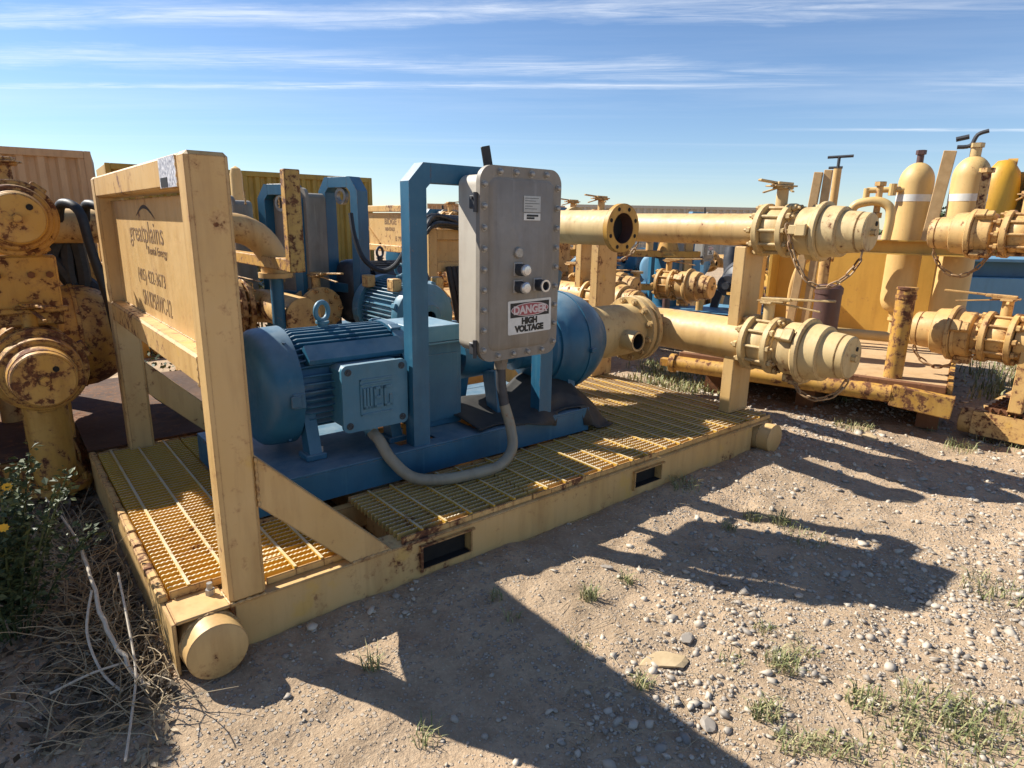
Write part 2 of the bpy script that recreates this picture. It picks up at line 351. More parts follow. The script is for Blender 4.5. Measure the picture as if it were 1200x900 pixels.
# ------------------------------------------------------------------ ground
def axis_lines(lo, hi, step, far):
    a = list(np.arange(lo, hi, step)); s = step
    L = []; x = lo
    while x > -far: s *= 1.28; x -= s; L.append(x)
    s = step; Rr = []; x = hi
    while x < far: Rr.append(x); s *= 1.28; x += s
    return np.array(L[::-1] + a + Rr + [far * 1.1])
gx = axis_lines(-1.3, 5.8, .026, 1500); gy = axis_lines(-2.0, 1.0, .026, 1500)
GX, GY = np.meshgrid(gx, gy); GZ = ground_z(GX, GY)
nx, ny = len(gx), len(gy)
ii = (np.arange(ny - 1)[:, None] * nx + np.arange(nx - 1)[None, :]).ravel()
me = bpy.data.meshes.new('ground')
me.from_pydata(np.c_[GX.ravel(), GY.ravel(), GZ.ravel()].tolist(), [], np.c_[ii, ii + 1, ii + 1 + nx, ii + nx].tolist())
me.polygons.foreach_set('use_smooth', [True] * len(me.polygons)); me.materials.append(GRD)
struct(put('ground', me))
# ------------------------------------------------------------------ the pump skid (yellow base, grating, end frame, pipe posts)
skid = thing('pump_skid', 'long tan steel skid with yellow grating, standing under the blue motor and grey control box', 'skid')
SKW, SKL = 1.96, 3.83
def web(y0, y1, name):
    b = MB()
    for x0, x1, z0, z1 in [(.205, .965, .0, .19), (.965, 1.228, .0, .05), (.965, 1.228, .162, .19), (1.228, 2.36, .0, .19),
                           (2.36, 2.61, .0, .055), (2.36, 2.61, .158, .19), (2.61, 3.60, .0, .19)]:
        b.box(x0, x1, y0 + .014, y0 + .026, z0, z1)
    b.box(.186, 3.79, y0, y0 + .13, .190, .2005, .003)
    b.box(.21, 3.60, y0 + .0135, y0 + .12, -.03, -.001)
    return b.build(name, TAN, skid)
web(0, 0, 'side_beam'); web(SKW - .135, 0, 'side_beam')
for x0, x1, z0, z1 in ((.965, 1.228, .05, .162), (2.36, 2.61, .055, .158)):
    b = MB(); t = .007
    b.box(x0 - .012, x1 + .012, -.003, SKW - .2, z1 - .001, z1 + t); b.box(x0 + t, x1 - t, .03, SKW - .2, z0 - t, z0)
    b.box(x0 - .010, x0 + .001, -.002, SKW - .2, z0 - .004, z1); b.box(x1 - .001, x1 + t, .012, SKW - .2, z0, z1)
    b.build('fork_pocket', TANR, skid)
    b = MB(); b.box(x0 + t + .001, x1 - t, .055, .075, z0 - .001, z1 - .002); b.box(x0 + t + .001, x1 - t, .016, .0549, z0 - .001, z0 + .003); b.build('pocket_shade', DARKM, skid)  # near-black plug and floor strip paint the shade inside the pocket
b = MB(); b.box(.0, .013, .0, SKW, .005, .199, .002); b.box(.0131, .186, .0, .155, .192, .2042, .003); b.box(.0131, .2, SKW - .13, SKW, .192, .2042, .003)
b.build('end_beam', TAN, skid)
b = MB()
for k in range(24):
    y = .16 + k * (SKW - .2) / 24; j = random.uniform(-.004, .004)
    b.box(-.006 + j, .026 + j * .6, y, y + (SKW - .2) / 24 + .001, .196, .232 + random.uniform(-.005, .004), .006)
b.build('curb_angle', TANR, skid)
b = MB(); b.box(3.812, 3.828, .0, SKW, .02, .199, .002); b.build('end_beam', TAN, skid)
for x in (.115, 3.73):
    b = MB(); b.lathe((x, -.085, .098), (0, 1, 0), [(0, 0), (0, .094), (.003, .0985), (2.12, .0985), (2.123, .094), (2.123, 0)], 36); b.build('roller_tube', TAN, skid)
b = MB()
for x in (.46, 1.25, 1.75, 2.57, 3.2): b.box(x, x + .06, .13, SKW - .14, .06, .188)
for y in (.5, 1.47): b.box(.02, 3.8, y, y + .05, .07, .1885)
b.build('cross_member', TANR, skid)
# grating: every bearing bar and cross rod is an object
_bar = {}
def bar_mesh(L, shade_tone=False):
    k = (round(L, 2), shade_tone)
    if k not in _bar:
        p = .009; k0 = k[0]; n = max(4, int(round(k0 / p))); V = []; F = []
        for i in range(n + 1):
            x = k0 * i / n; z = 0 if i % 2 else -.0032
            for y in (-.0032, .0032): V += [(x, y, -.032), (x, y, z)]
        for i in range(n):
            a = 4 * i; c = a + 4
            F += [(a, c, c + 1, a + 1), (a + 2, a + 3, c + 3, c + 2), (a + 1, c + 1, c + 3, a + 3)]
        F += [(0, 1, 3, 2), (4 * n, 4 * n + 2, 4 * n + 3, 4 * n + 1)]
        m = MB(); m.add(V, F); _bar[k] = m.mesh('bearing_bar', GOLD_SHADE if shade_tone else GOLD, 0)
    return _bar[k]
_rod = {}
def rod_mesh(L):
    k = round(L, 2)
    if k not in _rod: m = MB(); m.box(-.0055, .0055, 0, k, -.012, .0030); _rod[k] = m.mesh('cross_rod', GOLD, 0)
    return _rod[k]
PITCH = .0325
def grating(x0, x1, y0, y1, rods, rot=0.0, dz=0.0):
    g = bpy.data.objects.new('grating_panel', None); COL.objects.link(g); g.parent = skid; nseg = max(3, int((x1 - x0) / .12)); z1 = .232
    for yy in (y0, y1):
        b = MB()
        for k in range(nseg):
            xa = x0 + (x1 - x0) * k / nseg; xb = x0 + (x1 - x0) * (k + 1) / nseg; j = random.uniform(-.003, .003)
            b.box(xa, xb + .0005, yy - .0045 + j * .4, yy + .0045 + j * .4, .201, z1 + j, .0015)
        b.build('banding_bar', TANR, g)
    n = int((y1 - y0 - .02) / PITCH)
    for k in range(1, n + 1):
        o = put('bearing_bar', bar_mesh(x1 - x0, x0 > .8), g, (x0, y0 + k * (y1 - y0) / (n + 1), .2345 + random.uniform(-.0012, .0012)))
    for x in rods: put('cross_rod', rod_mesh(y1 - y0), g, (x, y0, .2352))
    return g
grating(.032, .445, .165, 1.90, [.095, .225, .359])
grating(.33, .66, .055, .525, [.44, .545])
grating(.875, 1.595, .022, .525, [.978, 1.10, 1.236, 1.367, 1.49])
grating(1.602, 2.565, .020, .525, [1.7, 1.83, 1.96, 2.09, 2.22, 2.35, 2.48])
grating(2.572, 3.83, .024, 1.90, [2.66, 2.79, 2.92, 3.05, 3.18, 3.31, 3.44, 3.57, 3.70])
grating(.452, 2.565, 1.475, 1.90, [.6 + .13 * k for k in range(15)])
# end frame
b = MB(); b.box(.187, .312, .0, .105, .2005, 1.70, .012); nearpost = b.build('frame_post', TAN, skid)
b = MB(); b.box(.187, .312, 1.85, 1.955, .2005, 1.70, .012); b.build('frame_post', TAN, skid)
b = MB(); b.box(.189, .31, .100, 1.855, 1.597, 1.6985, .009); b.build('top_beam', TANR, skid)
b = MB(); b.box(.189, .30, .100, 1.855, .962, 1.068, .010); b.build('middle_beam', TANR, skid)
b = MB(); b.box(.25, .258, .10, 1.855, 1.066, 1.582, .001); panel = b.build('sign_panel', TAN, skid)
for y0 in (.004, 1.856):
    b = MB(); b.prism([(.311, .722), (.822, .2005), (.644, .2005), (.311, .536)], (0, y0, 0), (1, 0, 0), (0, 0, 1), (0, .094, 0)); b.build('brace', TAN, skid)
def weld(pts, r=.0055, parent=None):
    P = []
    for a, b_ in zip(pts, pts[1:]):
        a, b_ = Vector(a), Vector(b_); n = max(2, int((b_ - a).length / .008)); P += [a.lerp(b_, k / n) for k in range(n)]
    P.append(Vector(pts[-1])); m = MB(); m.path([q + Vector((random.uniform(-.001, .001),) * 3) for q in P], [r * (1 + .35 * math.sin(k * 1.9) + random.uniform(-.15, .15)) for k in range(len(P))], 7); return m.build('weld_bead', TAN, parent or skid, 60)
weld([(.187, .0, .2025), (.312, .0, .2025)]); weld([(.313, .002, .54), (.313, .002, .72)]); weld([(.644, .003, .2025), (.822, .003, .2025)]); weld([(.187, .105, .2025), (.187, .0, .2025)])
weld([(.19, .106, 1.597), (.19, .106, 1.69)]); weld([(.19, .106, .965), (.19, .106, 1.066)]); weld([(.251, .106, 1.069), (.249, 1.85, 1.069)], .004)
weld([(3.60, .205, .239), (3.835, .205, .239)]); weld([(3.60, .29, .239), (3.60, .205, .239)])
for x in (.115, 3.73): weld([(x + .1 * math.sin(k * .314), -.002 if k % 20 else -.002, .098 + .1 * math.cos(k * .314)) for k in range(21)], .004)
def ptxt(nm, s, y, z, h, w, mat=STEN):
    M = basis((.2492, y, z), (0, -1, 0), (0, 0, 1), (-1, 0, 0))
    o = text(nm, s, mat, 1.0, Matrix.Identity(4), skid, ext=.0006); xs = [v.co.x for v in o.data.vertices]; ys = [v.co.y for v in o.data.vertices]
    o.data.transform(Matrix.Translation((-(min(xs) + max(xs)) / 2, -min(ys), 0)))
    o.matrix_local = M @ Matrix.Diagonal((w / (max(xs) - min(xs)), h / (max(ys) - min(ys)), 1, 1)); o.parent = panel; return o
ptxt('lettering', 'greatplains', 1.06, 1.372, .115, .70); ptxt('lettering', 'Rental Energy', .85, 1.342, .045, .36)
ptxt('lettering', '(405) 422-3673', 1.045, 1.208, .072, .56); ptxt('lettering', 'S/N KPSHWC-12', .985, 1.112, .072, .56)
b = MB(); pts = []
for k in range(15):
    a = k / 14; pts.append((.249, 1.193 - .37 * a, 1.512 + .042 * math.sin(math.pi * a) - .012 * a))
for k in range(14):
    w = .012 * math.sin(math.pi * (k + .5) / 14) + .003
    p, q = pts[k], pts[k + 1]; b.add([(.2488, p[1], p[2] - w / 2), (.2488, q[1], q[2] - w / 2), (.2488, q[1], q[2] + w / 2), (.2488, p[1], p[2] + w / 2)], [(0, 1, 2, 3)])
b.build('logo_arc', BLKP, panel, 0)
b = MB(); b.box(.1868, .1885, .115, .345, 1.60, 1.693); st = b.build('sticker', STKR, skid)
b = MB(); b.box(.1856, .1868, .235, .33, 1.602, 1.632); b.build('sticker_print', BLKP, st)
b = MB(); b.cyl((.15, .11, .204), (.15, .11, .226), .016, n=6); b.cyl((.15, .11, .226), (.15, .11, .25), .010, n=10); b.build('deck_bolt', ZINC, skid)
for y0 in (.205, 1.52):
    b = MB(); b.box(3.60, 3.835, y0, y0 + .085, .2365, 1.382, .006); b.build('pipe_post', TAN, skid)

# ------------------------------------------------------------------ blue equipment base with the control stand
base = thing('blue_skid', 'dark blue steel base frame with tall control stand, lying on the yellow grating', 'machine base')
b = MB()
b.box(.45, 2.53, .54, .55, .2365, .372, .001); b.box(.45, 2.53, .54, .63, .3725, .385, .002)
b.box(.45, 2.53, 1.44, 1.45, .2365, .372, .001); b.box(.45, 2.53, 1.36, 1.45, .3725, .385, .002)
b.box(.45, .46, .5505, 1.4395, .2365, .372); b.box(2.52, 2.53, .5505, 1.4395, .2365, .372)
b.build('base_channel', BLUE, base)
for x0, x1 in ((.452, 1.22), (1.44, 1.70), (1.82, 2.527)):
    b = MB(); b.box(x0, x1, .6305, 1.3595, .371, .3835, .002); b.build('top_plate', BLUE, base)
b = MB(); b.prism([(1.265, .385), (1.265, 1.69), (1.345, 1.776), (1.385, 1.776), (1.385, 1.685), (1.36, 1.66), (1.36, .385)], (0, .56, 0), (1, 0, 0), (0, 0, 1), (0, .08, 0)); b.build('stand_post', BLUE, base)
b = MB(); b.prism([(2.215, .385), (2.215, 1.69), (2.135, 1.776), (2.095, 1.776), (2.095, 1.685), (2.12, 1.66), (2.12, .385)], (0, .56, 0), (1, 0, 0), (0, 0, 1), (0, .08, 0)); b.build('stand_post', BLUE, base)
b = MB(); b.box(1.3855, 2.0945, .56, .64, 1.685, 1.776, .002); b.build('stand_top_bar', BLUE, base)

# ------------------------------------------------------------------ electric motor
AY, AZ = .97, .71
motor = thing('electric_motor', 'big dark blue finned electric motor with square terminal box, on the blue base', 'motor')
b = MB(); b.lathe((.585, AY, AZ), (1, 0, 0), [(0, 0), (.0, .20), (.006, .225), (.022, .262), (.045, .282), (.07, .288), (.175, .292), (.176, .27), (.176, .1)], 56); fc = b.build('fan_cover', BLUE, motor, 30)
for a in (35, 145, 215, 325):
    c, s = math.cos(R_(a)), math.sin(R_(a)); b = MB(); b.cyl((.72, AY + s * .288, AZ + c * .288), (.72, AY + s * .298, AZ + c * .298), .010, n=6); b.build('cover_bolt', BLUE, fc)
b = MB(); b.box(.70, .762, AY - .297, AY - .28, AZ - .055, AZ + .02, .004); b.box(.69, .74, AY - .302, AY - .296, AZ - .045, AZ + .01, .003); b.build('cover_lug', BLUE, fc)
b = MB(); b.lathe((.75, AY, AZ), (1, 0, 0), [(0, .1), (0, .238), (.57, .238), (.57, .1)], 48); b.build('motor_housing', BLUE, motor, 30)
fm = MB(); fm.prism([(.765, 0), (1.30, 0), (1.30, .030), (1.285, .036), (.80, .036), (.765, .022)], (0, -.0032, .236), (1, 0, 0), (0, 0, 1), (0, .0064, 0)); fm = fm.mesh('cooling_fin', BLUE, 0)
for a in list(range(-62, 40, 7)) + list(range(48, 130, 8)) + list(range(-128, -64, 8)):
    put('cooling_fin', fm, motor, M=Matrix.Translation((0, AY, AZ)) @ Matrix.Rotation(R_(-a), 4, 'X'))
b = MB(); b.prism([(AY - .262, AZ + .138), (AY - .268, AZ + .160), (AY - .205, AZ + .222), (AY - .18, AZ + .20), (AY - .20, AZ + .13)], (.80, 0, 0), (0, 1, 0), (0, 0, 1), (.50, 0, 0)); b.build('side_shroud', BLUE, motor)
b = MB(); b.lathe((1.305, AY, AZ), (1, 0, 0), [(0, .2), (0, .274), (.03, .278), (.075, .262), (.11, .20), (.125, .13), (.15, .10), (.15, .05)], 48); eb = b.build('end_bell', BLUE, motor, 30)
for a in range(20, 380, 45):
    c, s = math.cos(R_(a)), math.sin(R_(a)); b = MB(); b.obox((1.33, AY + s * .272, AZ + c * .272), (.03, .022, .016), .004, Matrix.Rotation(R_(-a), 3, 'X')); b.build('bell_lug', BLUE, eb)
b = MB(); b.cyl((.985, AY, AZ + .235), (.985, AY, AZ + .287), .026, n=16); b.cyl((.985, AY, AZ + .287), (.985, AY, AZ + .30), .034, n=16)
b.path([(.985 + .041 * math.sin(k * math.pi / 10), AY + .018 * math.sin(k * math.pi / 10), AZ + .348 - .046 * math.cos(k * math.pi / 10)) for k in range(20)], .0125, 10, closed=True); b.build('lifting_eye', BLUEL, motor, 40)
for x in (.80, 1.24):
    for sg in (-1, 1):
        b = MB(); y = AY + sg * .235
        b.box(x - .05, x + .05, y - .055, y + .055, .385, .415, .004); b.prism([(y - .045, .415), (y + .045, .415), (AY + sg * .17, AZ - .15), (AY + sg * .22, AZ - .09)], (x - .03, 0, 0), (0, 1, 0), (0, 0, 1), (.06, 0, 0))
        ft = b.build('motor_foot', BLUE, motor); b = MB(); b.cyl((x + .03, y - .02, .415), (x + .03, y - .02, .445), .017, n=6); b.build('foot_bolt', ZINC, ft)
b = MB(); b.box(.915, 1.245, .618, .79, .528, .838, .022); tb = b.build('terminal_box', BLUEL, motor)
b = MB(); b.box(.955, 1.205, .7905, .83, .57, .80); b.build('box_neck', BLUE, tb)
def rrect(x0, x1, z0, z1, r, n=6):
    P = []
    for cx, cz, a0 in ((x1 - r, z1 - r, 0), (x0 + r, z1 - r, 90), (x0 + r, z0 + r, 180), (x1 - r, z0 + r, 270)):
        P += [(cx + r * math.cos(R_(a0 + 90 * k / n)), cz + r * math.sin(R_(a0 + 90 * k / n))) for k in range(n + 1)]
    return P
b = MB(); b.prism(rrect(.905, 1.255, .518, .848, .03), (0, .598, 0), (1, 0, 0), (0, 0, 1), (0, .019, 0)); cov = b.build('box_cover', BLUEL, tb)
for x in (.938, 1.222):
    for z in (.551, .815):
        b = MB(); b.ring((x, .5985, z), (x, .594, z), .017, .011, 16); b.cyl((x, .6, z), (x, .592, z), .0095, n=6); b.build('cover_screw', simple('dark_screw', (.05, .06, .07)) if x == .938 and z == .551 else bpy.data.materials['dark_screw'], tb)
b = MB()
for x0, x1, z0, z1 in ((.995, 1.165, .765, .772), (.995, 1.165, .592, .599), (.995, 1.002, .592, .772), (.995, 1.165, .742, .749)): b.box(x0, x1, .5915, .5985, z0, z1, .001)
lx = 1.012
for z0, z1, x0, x1 in ((.625, .725, 0, .010), (.625, .635, 0, .044), (.625, .725, .017, .027), (.625, .725, .034, .044),
                       (.625, .725, .056, .066), (.715, .725, .056, .098), (.67, .68, .056, .098), (.68, .725, .088, .098), (.625, .635, .056, .098),
                       (.625, .725, .110, .120), (.715, .725, .110, .150), (.625, .635, .110, .150), (.625, .68, .140, .150)): b.box(lx + x0 - .001, lx + x1 + .002, .5905, .5985, z0 - .001, z1 + .002, .001)
b.build('embossed_logo', BLUEL, cov, 0)
b = MB(); b.cyl((1.075, .665, .53), (1.075, .660, .49), .040, n=6); b.cyl((1.075, .665, .50), (1.075, .648, .478), .034, n=18); b.build('conduit_hub', BLUEL, tb)

# ------------------------------------------------------------------ coupling guard / gear housing
gd = thing('coupling_guard', 'square dark blue coupling housing with pale dusty lid, behind the left stand post', 'machine guard')
b = MB(); b.box(1.425, 1.718, .79, 1.12, .384, .860, .004); b.build('guard_body', BLUE, gd)
b = MB(); b.box(1.412, 1.73, .757, 1.14, .8605, .870, .002); b.build('guard_ledge', BLUEL, gd)
b = MB(); b.box(1.407, 1.70, .765, 1.14, .872, .96, .004); b.build('guard_lid', BLUEL, gd)
b = MB(); b.box(1.45, 1.69, .782, .7895, .42, .80, .002); b.build('guard_panel', BLUE, gd)

# ------------------------------------------------------------------ pump
pump = thing('centrifugal_pump', 'round blue pump volute standing to the right of the grey control box', 'pump')
PY, PZ = 1.0, .73
b = MB(); b.lathe((1.73, PY, PZ), (1, 0, 0), [(0, 0), (0, .05), (.08, .05), (.08, .13), (.12, .15), (.30, .15), (.34, .11), (.50, .105), (.52, .15), (.62, .15), (.66, .22), (.70, .26), (.75, .26), (.75, .1)], 36); b.build('bearing_frame', BLUE, pump)
b = MB(); b.lathe((0, PY, PZ), (1, 0, 0), [(2.46, .15), (2.465, .275), (2.50, .285), (2.51, .295), (2.54, .315), (2.60, .332), (2.66, .336), (2.73, .330), (2.80, .305), (2.86, .27), (2.90, .21), (2.95, .20), (2.95, .1)], 56); vol = b.build('volute', BLUE, pump, 40)
b = MB(); b.lathe((0, PY, PZ), (1, 0, 0), [(2.645, .325), (2.645, .343), (2.67, .343), (2.67, .325)], 56); b.obox((2.657, PY - .345, PZ - .01), (.02, .02, .015), .004); b.build('casing_seam', BLUE, vol)
for a in range(0, 360, 24):
    c, s = math.cos(R_(a)), math.sin(R_(a)); b = MB(); b.cyl((2.467, PY + .245 * s, PZ + .245 * c), (2.44, PY + .245 * s, PZ + .245 * c), .015, n=6); b.build('casing_bolt', ZINC, vol)
for x in (1.95, 2.55):
    for sg in (-1, 1): b = MB(); b.prism([(PY + sg * .10, PZ - .1), (PY + sg * .16, .385), (PY + sg * .26, .385), (PY + sg * .22, PZ - .08)], (x, 0, 0), (0, 1, 0), (0, 0, 1), (.06, 0, 0)); b.build('pump_foot', BLUE, pump)
b = MB(); b.path([(2.72, PY + .22, PZ + .05), (2.75, PY + .26, PZ + .3), (2.80, PY + .27, PZ + .46)], .115, 24); b.build('discharge_nozzle', BLUE, pump)

# ------------------------------------------------------------------ control box
cb = thing('control_box', 'grey explosion proof control box with bolted rim, push buttons and danger sign', 'control box')
b = MB(); b.prism(rrect(1.537, 2.023, .868, 1.732, .055), (0, .384, 0), (1, 0, 0), (0, 0, 1), (0, .165, 0)); b.build('enclosure', GREY_LIT, cb)
b = MB(); b.prism(rrect(1.52, 2.04, .83, 1.77, .075, 8), (0, .352, 0), (1, 0, 0), (0, 0, 1), (0, .030, 0)); dr = b.build('cover_flange', GREY, cb)
b = MB(); o1 = rrect(1.572, 1.988, .882, 1.718, .05, 6); o2 = rrect(1.584, 1.976, .896, 1.704, .045, 6); n = len(o1)
b.add([(x, .352, z) for x, z in o1] + [(x, .338, z) for x, z in o2], [(i, (i + 1) % n, n + (i + 1) % n, n + i) for i in range(n)] + [tuple(range(n, 2 * n))]); b.build('cover_panel', GREY, cb, 50)
bm_ = MB(); bm_.lathe((0, 0, 0), (0, -1, 0), [(0, .017), (.003, .017), (.003, .0125), (.014, .0125), (.0175, .010), (.019, .005), (.0195, 0)], 16); bm_ = bm_.mesh('rim_bolt', ZINC, 50)
for k in range(9):
    z = 1.682 - k * .0985
    for x in (1.545, 2.014): put('rim_bolt', bm_, cb, (x, .352, z))
for k in range(4):
    for z in (1.742, .857): put('rim_bolt', bm_, cb, (1.637 + k * .0985, .352, z))
b = MB(); b.box(1.775, 1.885, .335, .3375, 1.562, 1.638); b.build('rating_plate', PLT, cb)
b = MB(); b.box(1.777, 1.885, .3345, .3375, 1.522, 1.556); lb = b.build('rating_label', WHT, cb)
b = MB()
for k in range(5): b.box(1.782, 1.782 + (.09, .07, .095, .05, .08)[k], .3342, .335, 1.626 - k * .0125, 1.6285 - k * .0125)
stuff(b.build('plate_print', CHAR, lb))
b = MB(); b.box(1.795, 1.87, .333, .3345, 1.540, 1.550); b.box(1.795, 1.845, .333, .3345, 1.528, 1.537); b.build('label_print', BLKP, lb)
b = MB(); b.lathe((1.745, .338, 1.366), (0, -1, 0), [(0, .026), (.012, .026), (.016, .022), (.016, 0)], 24); b.build('plug_button', ZINC, cb)
for x, z, op in ((1.752, 1.283, 0), (1.752, 1.197, 0), (1.885, 1.201, 1)):
    b = MB(); b.box(x - .034, x + .024, .332, .3375, z - .03, z + .036, .002); b.build('button_plate', PLT, cb)
    b = MB(); b.box(x - .028, x + .018, .328, .3325, z - .0, z + .030, .001); b.lathe((x, .337, z), (0, -1, 0), [(0, .030), (.05, .030), (.052, .026)] + ([(.052, 0)] if not op else [(.03, .02), (.03, 0)]), 24); bt = b.build('button_barrel', CHAR, cb)
    b = MB()
    if op: b.ring((x, .285, z), (x, .277, z), .031, .022, 24)
    else: b.lathe((x, .286, z), (0, -1, 0), [(0, .029), (.012, .029), (.019, .022), (.021, 0)], 24)
    b.build('button_cap', CHR, bt)
sg_ = MB(); sg_.prism(rrect(0, .292, 0, .172, .008, 3), (0, 0, 0), (1, 0, 0), (0, 0, 1), (0, .002, 0)); MS = Matrix.Translation((1.689, .3355, .956)) @ Matrix.Rotation(R_(-1.2), 4, 'Y')
sign = sg_.build('danger_sign', WHT, cb); sign.matrix_local = MS
b = MB(); b.box(.015, .277, -.0008, .0, .086, .160); b.build('sign_band', BLKP, sign)
def ellipse(cx, cz, a, c, n=40): return [(cx + a * math.cos(k * 2 * math.pi / n), cz + c * math.sin(k * 2 * math.pi / n)) for k in range(n)]
b = MB(); b.prism(ellipse(.146, .123, .126, .0335), (0, -.0016, 0), (1, 0, 0), (0, 0, 1), (0, .0008, 0)); b.build('sign_oval_rim', PINK, sign)
b = MB(); b.prism(ellipse(.146, .123, .121, .0295), (0, -.0024, 0), (1, 0, 0), (0, 0, 1), (0, .0008, 0)); b.build('sign_oval', REDP, sign)
SX = basis((0, 0, 0), (1, 0, 0), (0, 0, 1), (0, -1, 0))
text('sign_word', 'DANGER', PINK, .056, Matrix.Translation((.146, -.0027, .104)) @ SX, sign, 1.0, bold=.0022)
for s, z in (('HIGH', .0505), ('VOLTAGE', .012)): 
    t_ = text('sign_word', s, BLKP, .043, Matrix.Translation((.142, -.0006, z)) @ SX, sign, 1.0, bold=.0030)
b = MB(); b.beam((1.645, .44, 1.725), (1.615, .44, 1.86), .05, .012, .002, up=(0, 1, 0)); b.build('black_strap', BLK, cb)
for z in (1.60, .90):
    b = MB(); b.box(1.505, 1.535, .372, .42, z - .03, z + .03, .004); b.cyl((1.51, .375, z - .045), (1.51, .375, z + .045), .010, n=10); b.cyl((1.495, .39, z + .02), (1.54, .39, z + .02), .008, n=8); b.build('hinge', CHAR, cb)
b = MB(); b.cyl((1.735, .45, .866), (1.735, .45, .80), .030, n=20); b.cyl((1.735, .45, .835), (1.735, .45, .795), .040, n=6); b.cyl((1.735, .45, .795), (1.735, .45, .76), .034, n=20); b.build('cable_gland', GREY, cb)
for z in (.95, 1.62): b = MB(); b.box(1.56, 2.11, .5495, .5598, z, z + .05); b.build('mounting_rail', BLUE, cb)

# ------------------------------------------------------------------ conduit, mat
def smooth(P, n=6):
    P = [Vector(p) for p in P]; out = []
    for i in range(len(P) - 1):
        a, b_, c, d = P[max(i - 1, 0)], P[i], P[i + 1], P[min(i + 2, len(P) - 1)]
        for k in range(n):
            t = k / n; out.append(.5 * ((2 * b_) + (c - a) * t + (2 * a - 5 * b_ + 4 * c - d) * t * t + (3 * b_ - a - 3 * c + d) * t ** 3))
    return out + [P[-1]]
cd = thing('flexible_conduit', 'thick flexible conduit sagging from the grey control box to the motor terminal box', 'conduit', (0, 0, 0))
b = MB(); b.path(smooth([(1.735, .45, .80), (1.737, .447, .68), (1.75, .43, .55)], 6), .027, 14); b.build('upper_sleeve', CHAR, cd)
b = MB(); b.path(smooth([(1.749, .432, .56), (1.765, .395, .44), (1.735, .345, .335), (1.62, .315, .275), (1.45, .325, .268), (1.29, .365, .268), (1.17, .43, .29), (1.10, .505, .375), (1.078, .575, .455), (1.075, .635, .478), (1.075, .66, .50)], 7), .0285, 16); b.build('lower_hose', COND, cd)
b = MB(); nu, nv = 40, 22; V = []
for i in range(nu):
    for j in range(nv):
        u, v = i / (nu - 1), j / (nv - 1); x = 1.66 + 1.12 * u; y = .99 - .46 * v
        z = .40 + .15 * math.exp(-((u - .62) / .28) ** 2) * (1 - v) ** .7 + .035 * math.sin(u * 9 + v * 3) * (1 - v * .3)
        if u > .80: z = min(z, .40 + .13 * (1 - v) - .9 * (u - .80)); z = max(z, .246 + .01 * math.sin(v * 9))
        if v > .82 and u > .3: z -= (v - .82) * .62 * min(1, (u - .3) * 4)
        x += .05 * math.sin(v * 5) * u; y += .04 * math.sin(u * 12)
        V.append((x, y, max(z, .397 if (x < 2.52 and y > .545) else .246)))
b.add(V, [(i * nv + j, (i + 1) * nv + j, (i + 1) * nv + j + 1, i * nv + j + 1) for i in range(nu - 1) for j in range(nv - 1)])
mt = b.build('rubber_mat', MATB, None, 60, False); md = mt.modifiers.new('thickness', 'SOLIDIFY'); md.thickness = .006
tag(mt, 'crumpled black rubber mat draped over the blue base beneath the pump', 'mat')

# ------------------------------------------------------------------ pipes, valves, couplings
def elbow(c, r, a0, a1, e1, e2, n=10): return [Vector(c) + Vector(e1) * r * math.cos(a0 + (a1 - a0) * k / n) + Vector(e2) * r * math.sin(a0 + (a1 - a0) * k / n) for k in range(n + 1)]
dp = thing('discharge_pipe', 'short tan pipe with an open bolted flange end, between control box and long upper pipe', 'pipe')
b = MB(); b.path([(2.86, .672, 1.487), (2.86, 1.60, 1.487)] + elbow((2.86, 1.60, 1.287), .2, math.pi / 2, 0, (0, 1, 0), (0, 0, 1), 8)[1:] + [(2.86, 1.80, .24)], .112, 28, caps=False); b.build('pipe_body', BODY, dp)
b = MB(); b.ring((2.86, .632, 1.487), (2.86, .668, 1.487), .152, .094, 36); fl = b.build('open_flange', YEL, dp)
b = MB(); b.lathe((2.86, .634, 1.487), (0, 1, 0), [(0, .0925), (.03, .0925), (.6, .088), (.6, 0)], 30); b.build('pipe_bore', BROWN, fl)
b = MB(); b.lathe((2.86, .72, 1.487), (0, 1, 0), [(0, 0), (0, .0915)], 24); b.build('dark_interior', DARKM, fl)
for k in range(8):
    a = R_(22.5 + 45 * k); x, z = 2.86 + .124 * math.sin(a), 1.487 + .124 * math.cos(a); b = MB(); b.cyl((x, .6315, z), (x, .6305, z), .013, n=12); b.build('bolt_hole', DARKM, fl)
up = thing('upper_pipe', 'long tan horizontal pipe resting on top of the two posts at the skid end', 'pipe')
b = MB(); b.cyl((3.70, .12, 1.49), (3.70, 1.93, 1.49), .106, n=40); b.build('pipe_body', TAN, up)
b = MB(); b.cyl((3.70, 1.90, 1.49), (3.70, 1.94, 1.49), .16, n=32); b.build('end_flange', BODY, up)
lo = thing('suction_pipe', 'thick lower tan pipe running from the blue pump past the skid post', 'pipe')
LZ = .745
b = MB(); b.cyl((2.95, 1.0, LZ), (3.46, 1.0, LZ), .19, n=40); b.build('suction_spool', BODY, lo)
b = MB(); b.path([(3.52, 1.0, LZ)] + elbow((3.53, .83, LZ), .17, math.pi / 2, 0, (1, 0, 0), (0, 1, 0), 8) + [(3.70, .16, LZ)], .148, 36); b.build('pipe_body', TAN, lo)
for x0, x1 in ((3.405, 3.45), (3.475, 3.52)): b = MB(); b.cyl((x0, 1.0, LZ), (x1, 1.0, LZ), .245, n=44, b=.004); b.build('pipe_flange', BODY, lo)
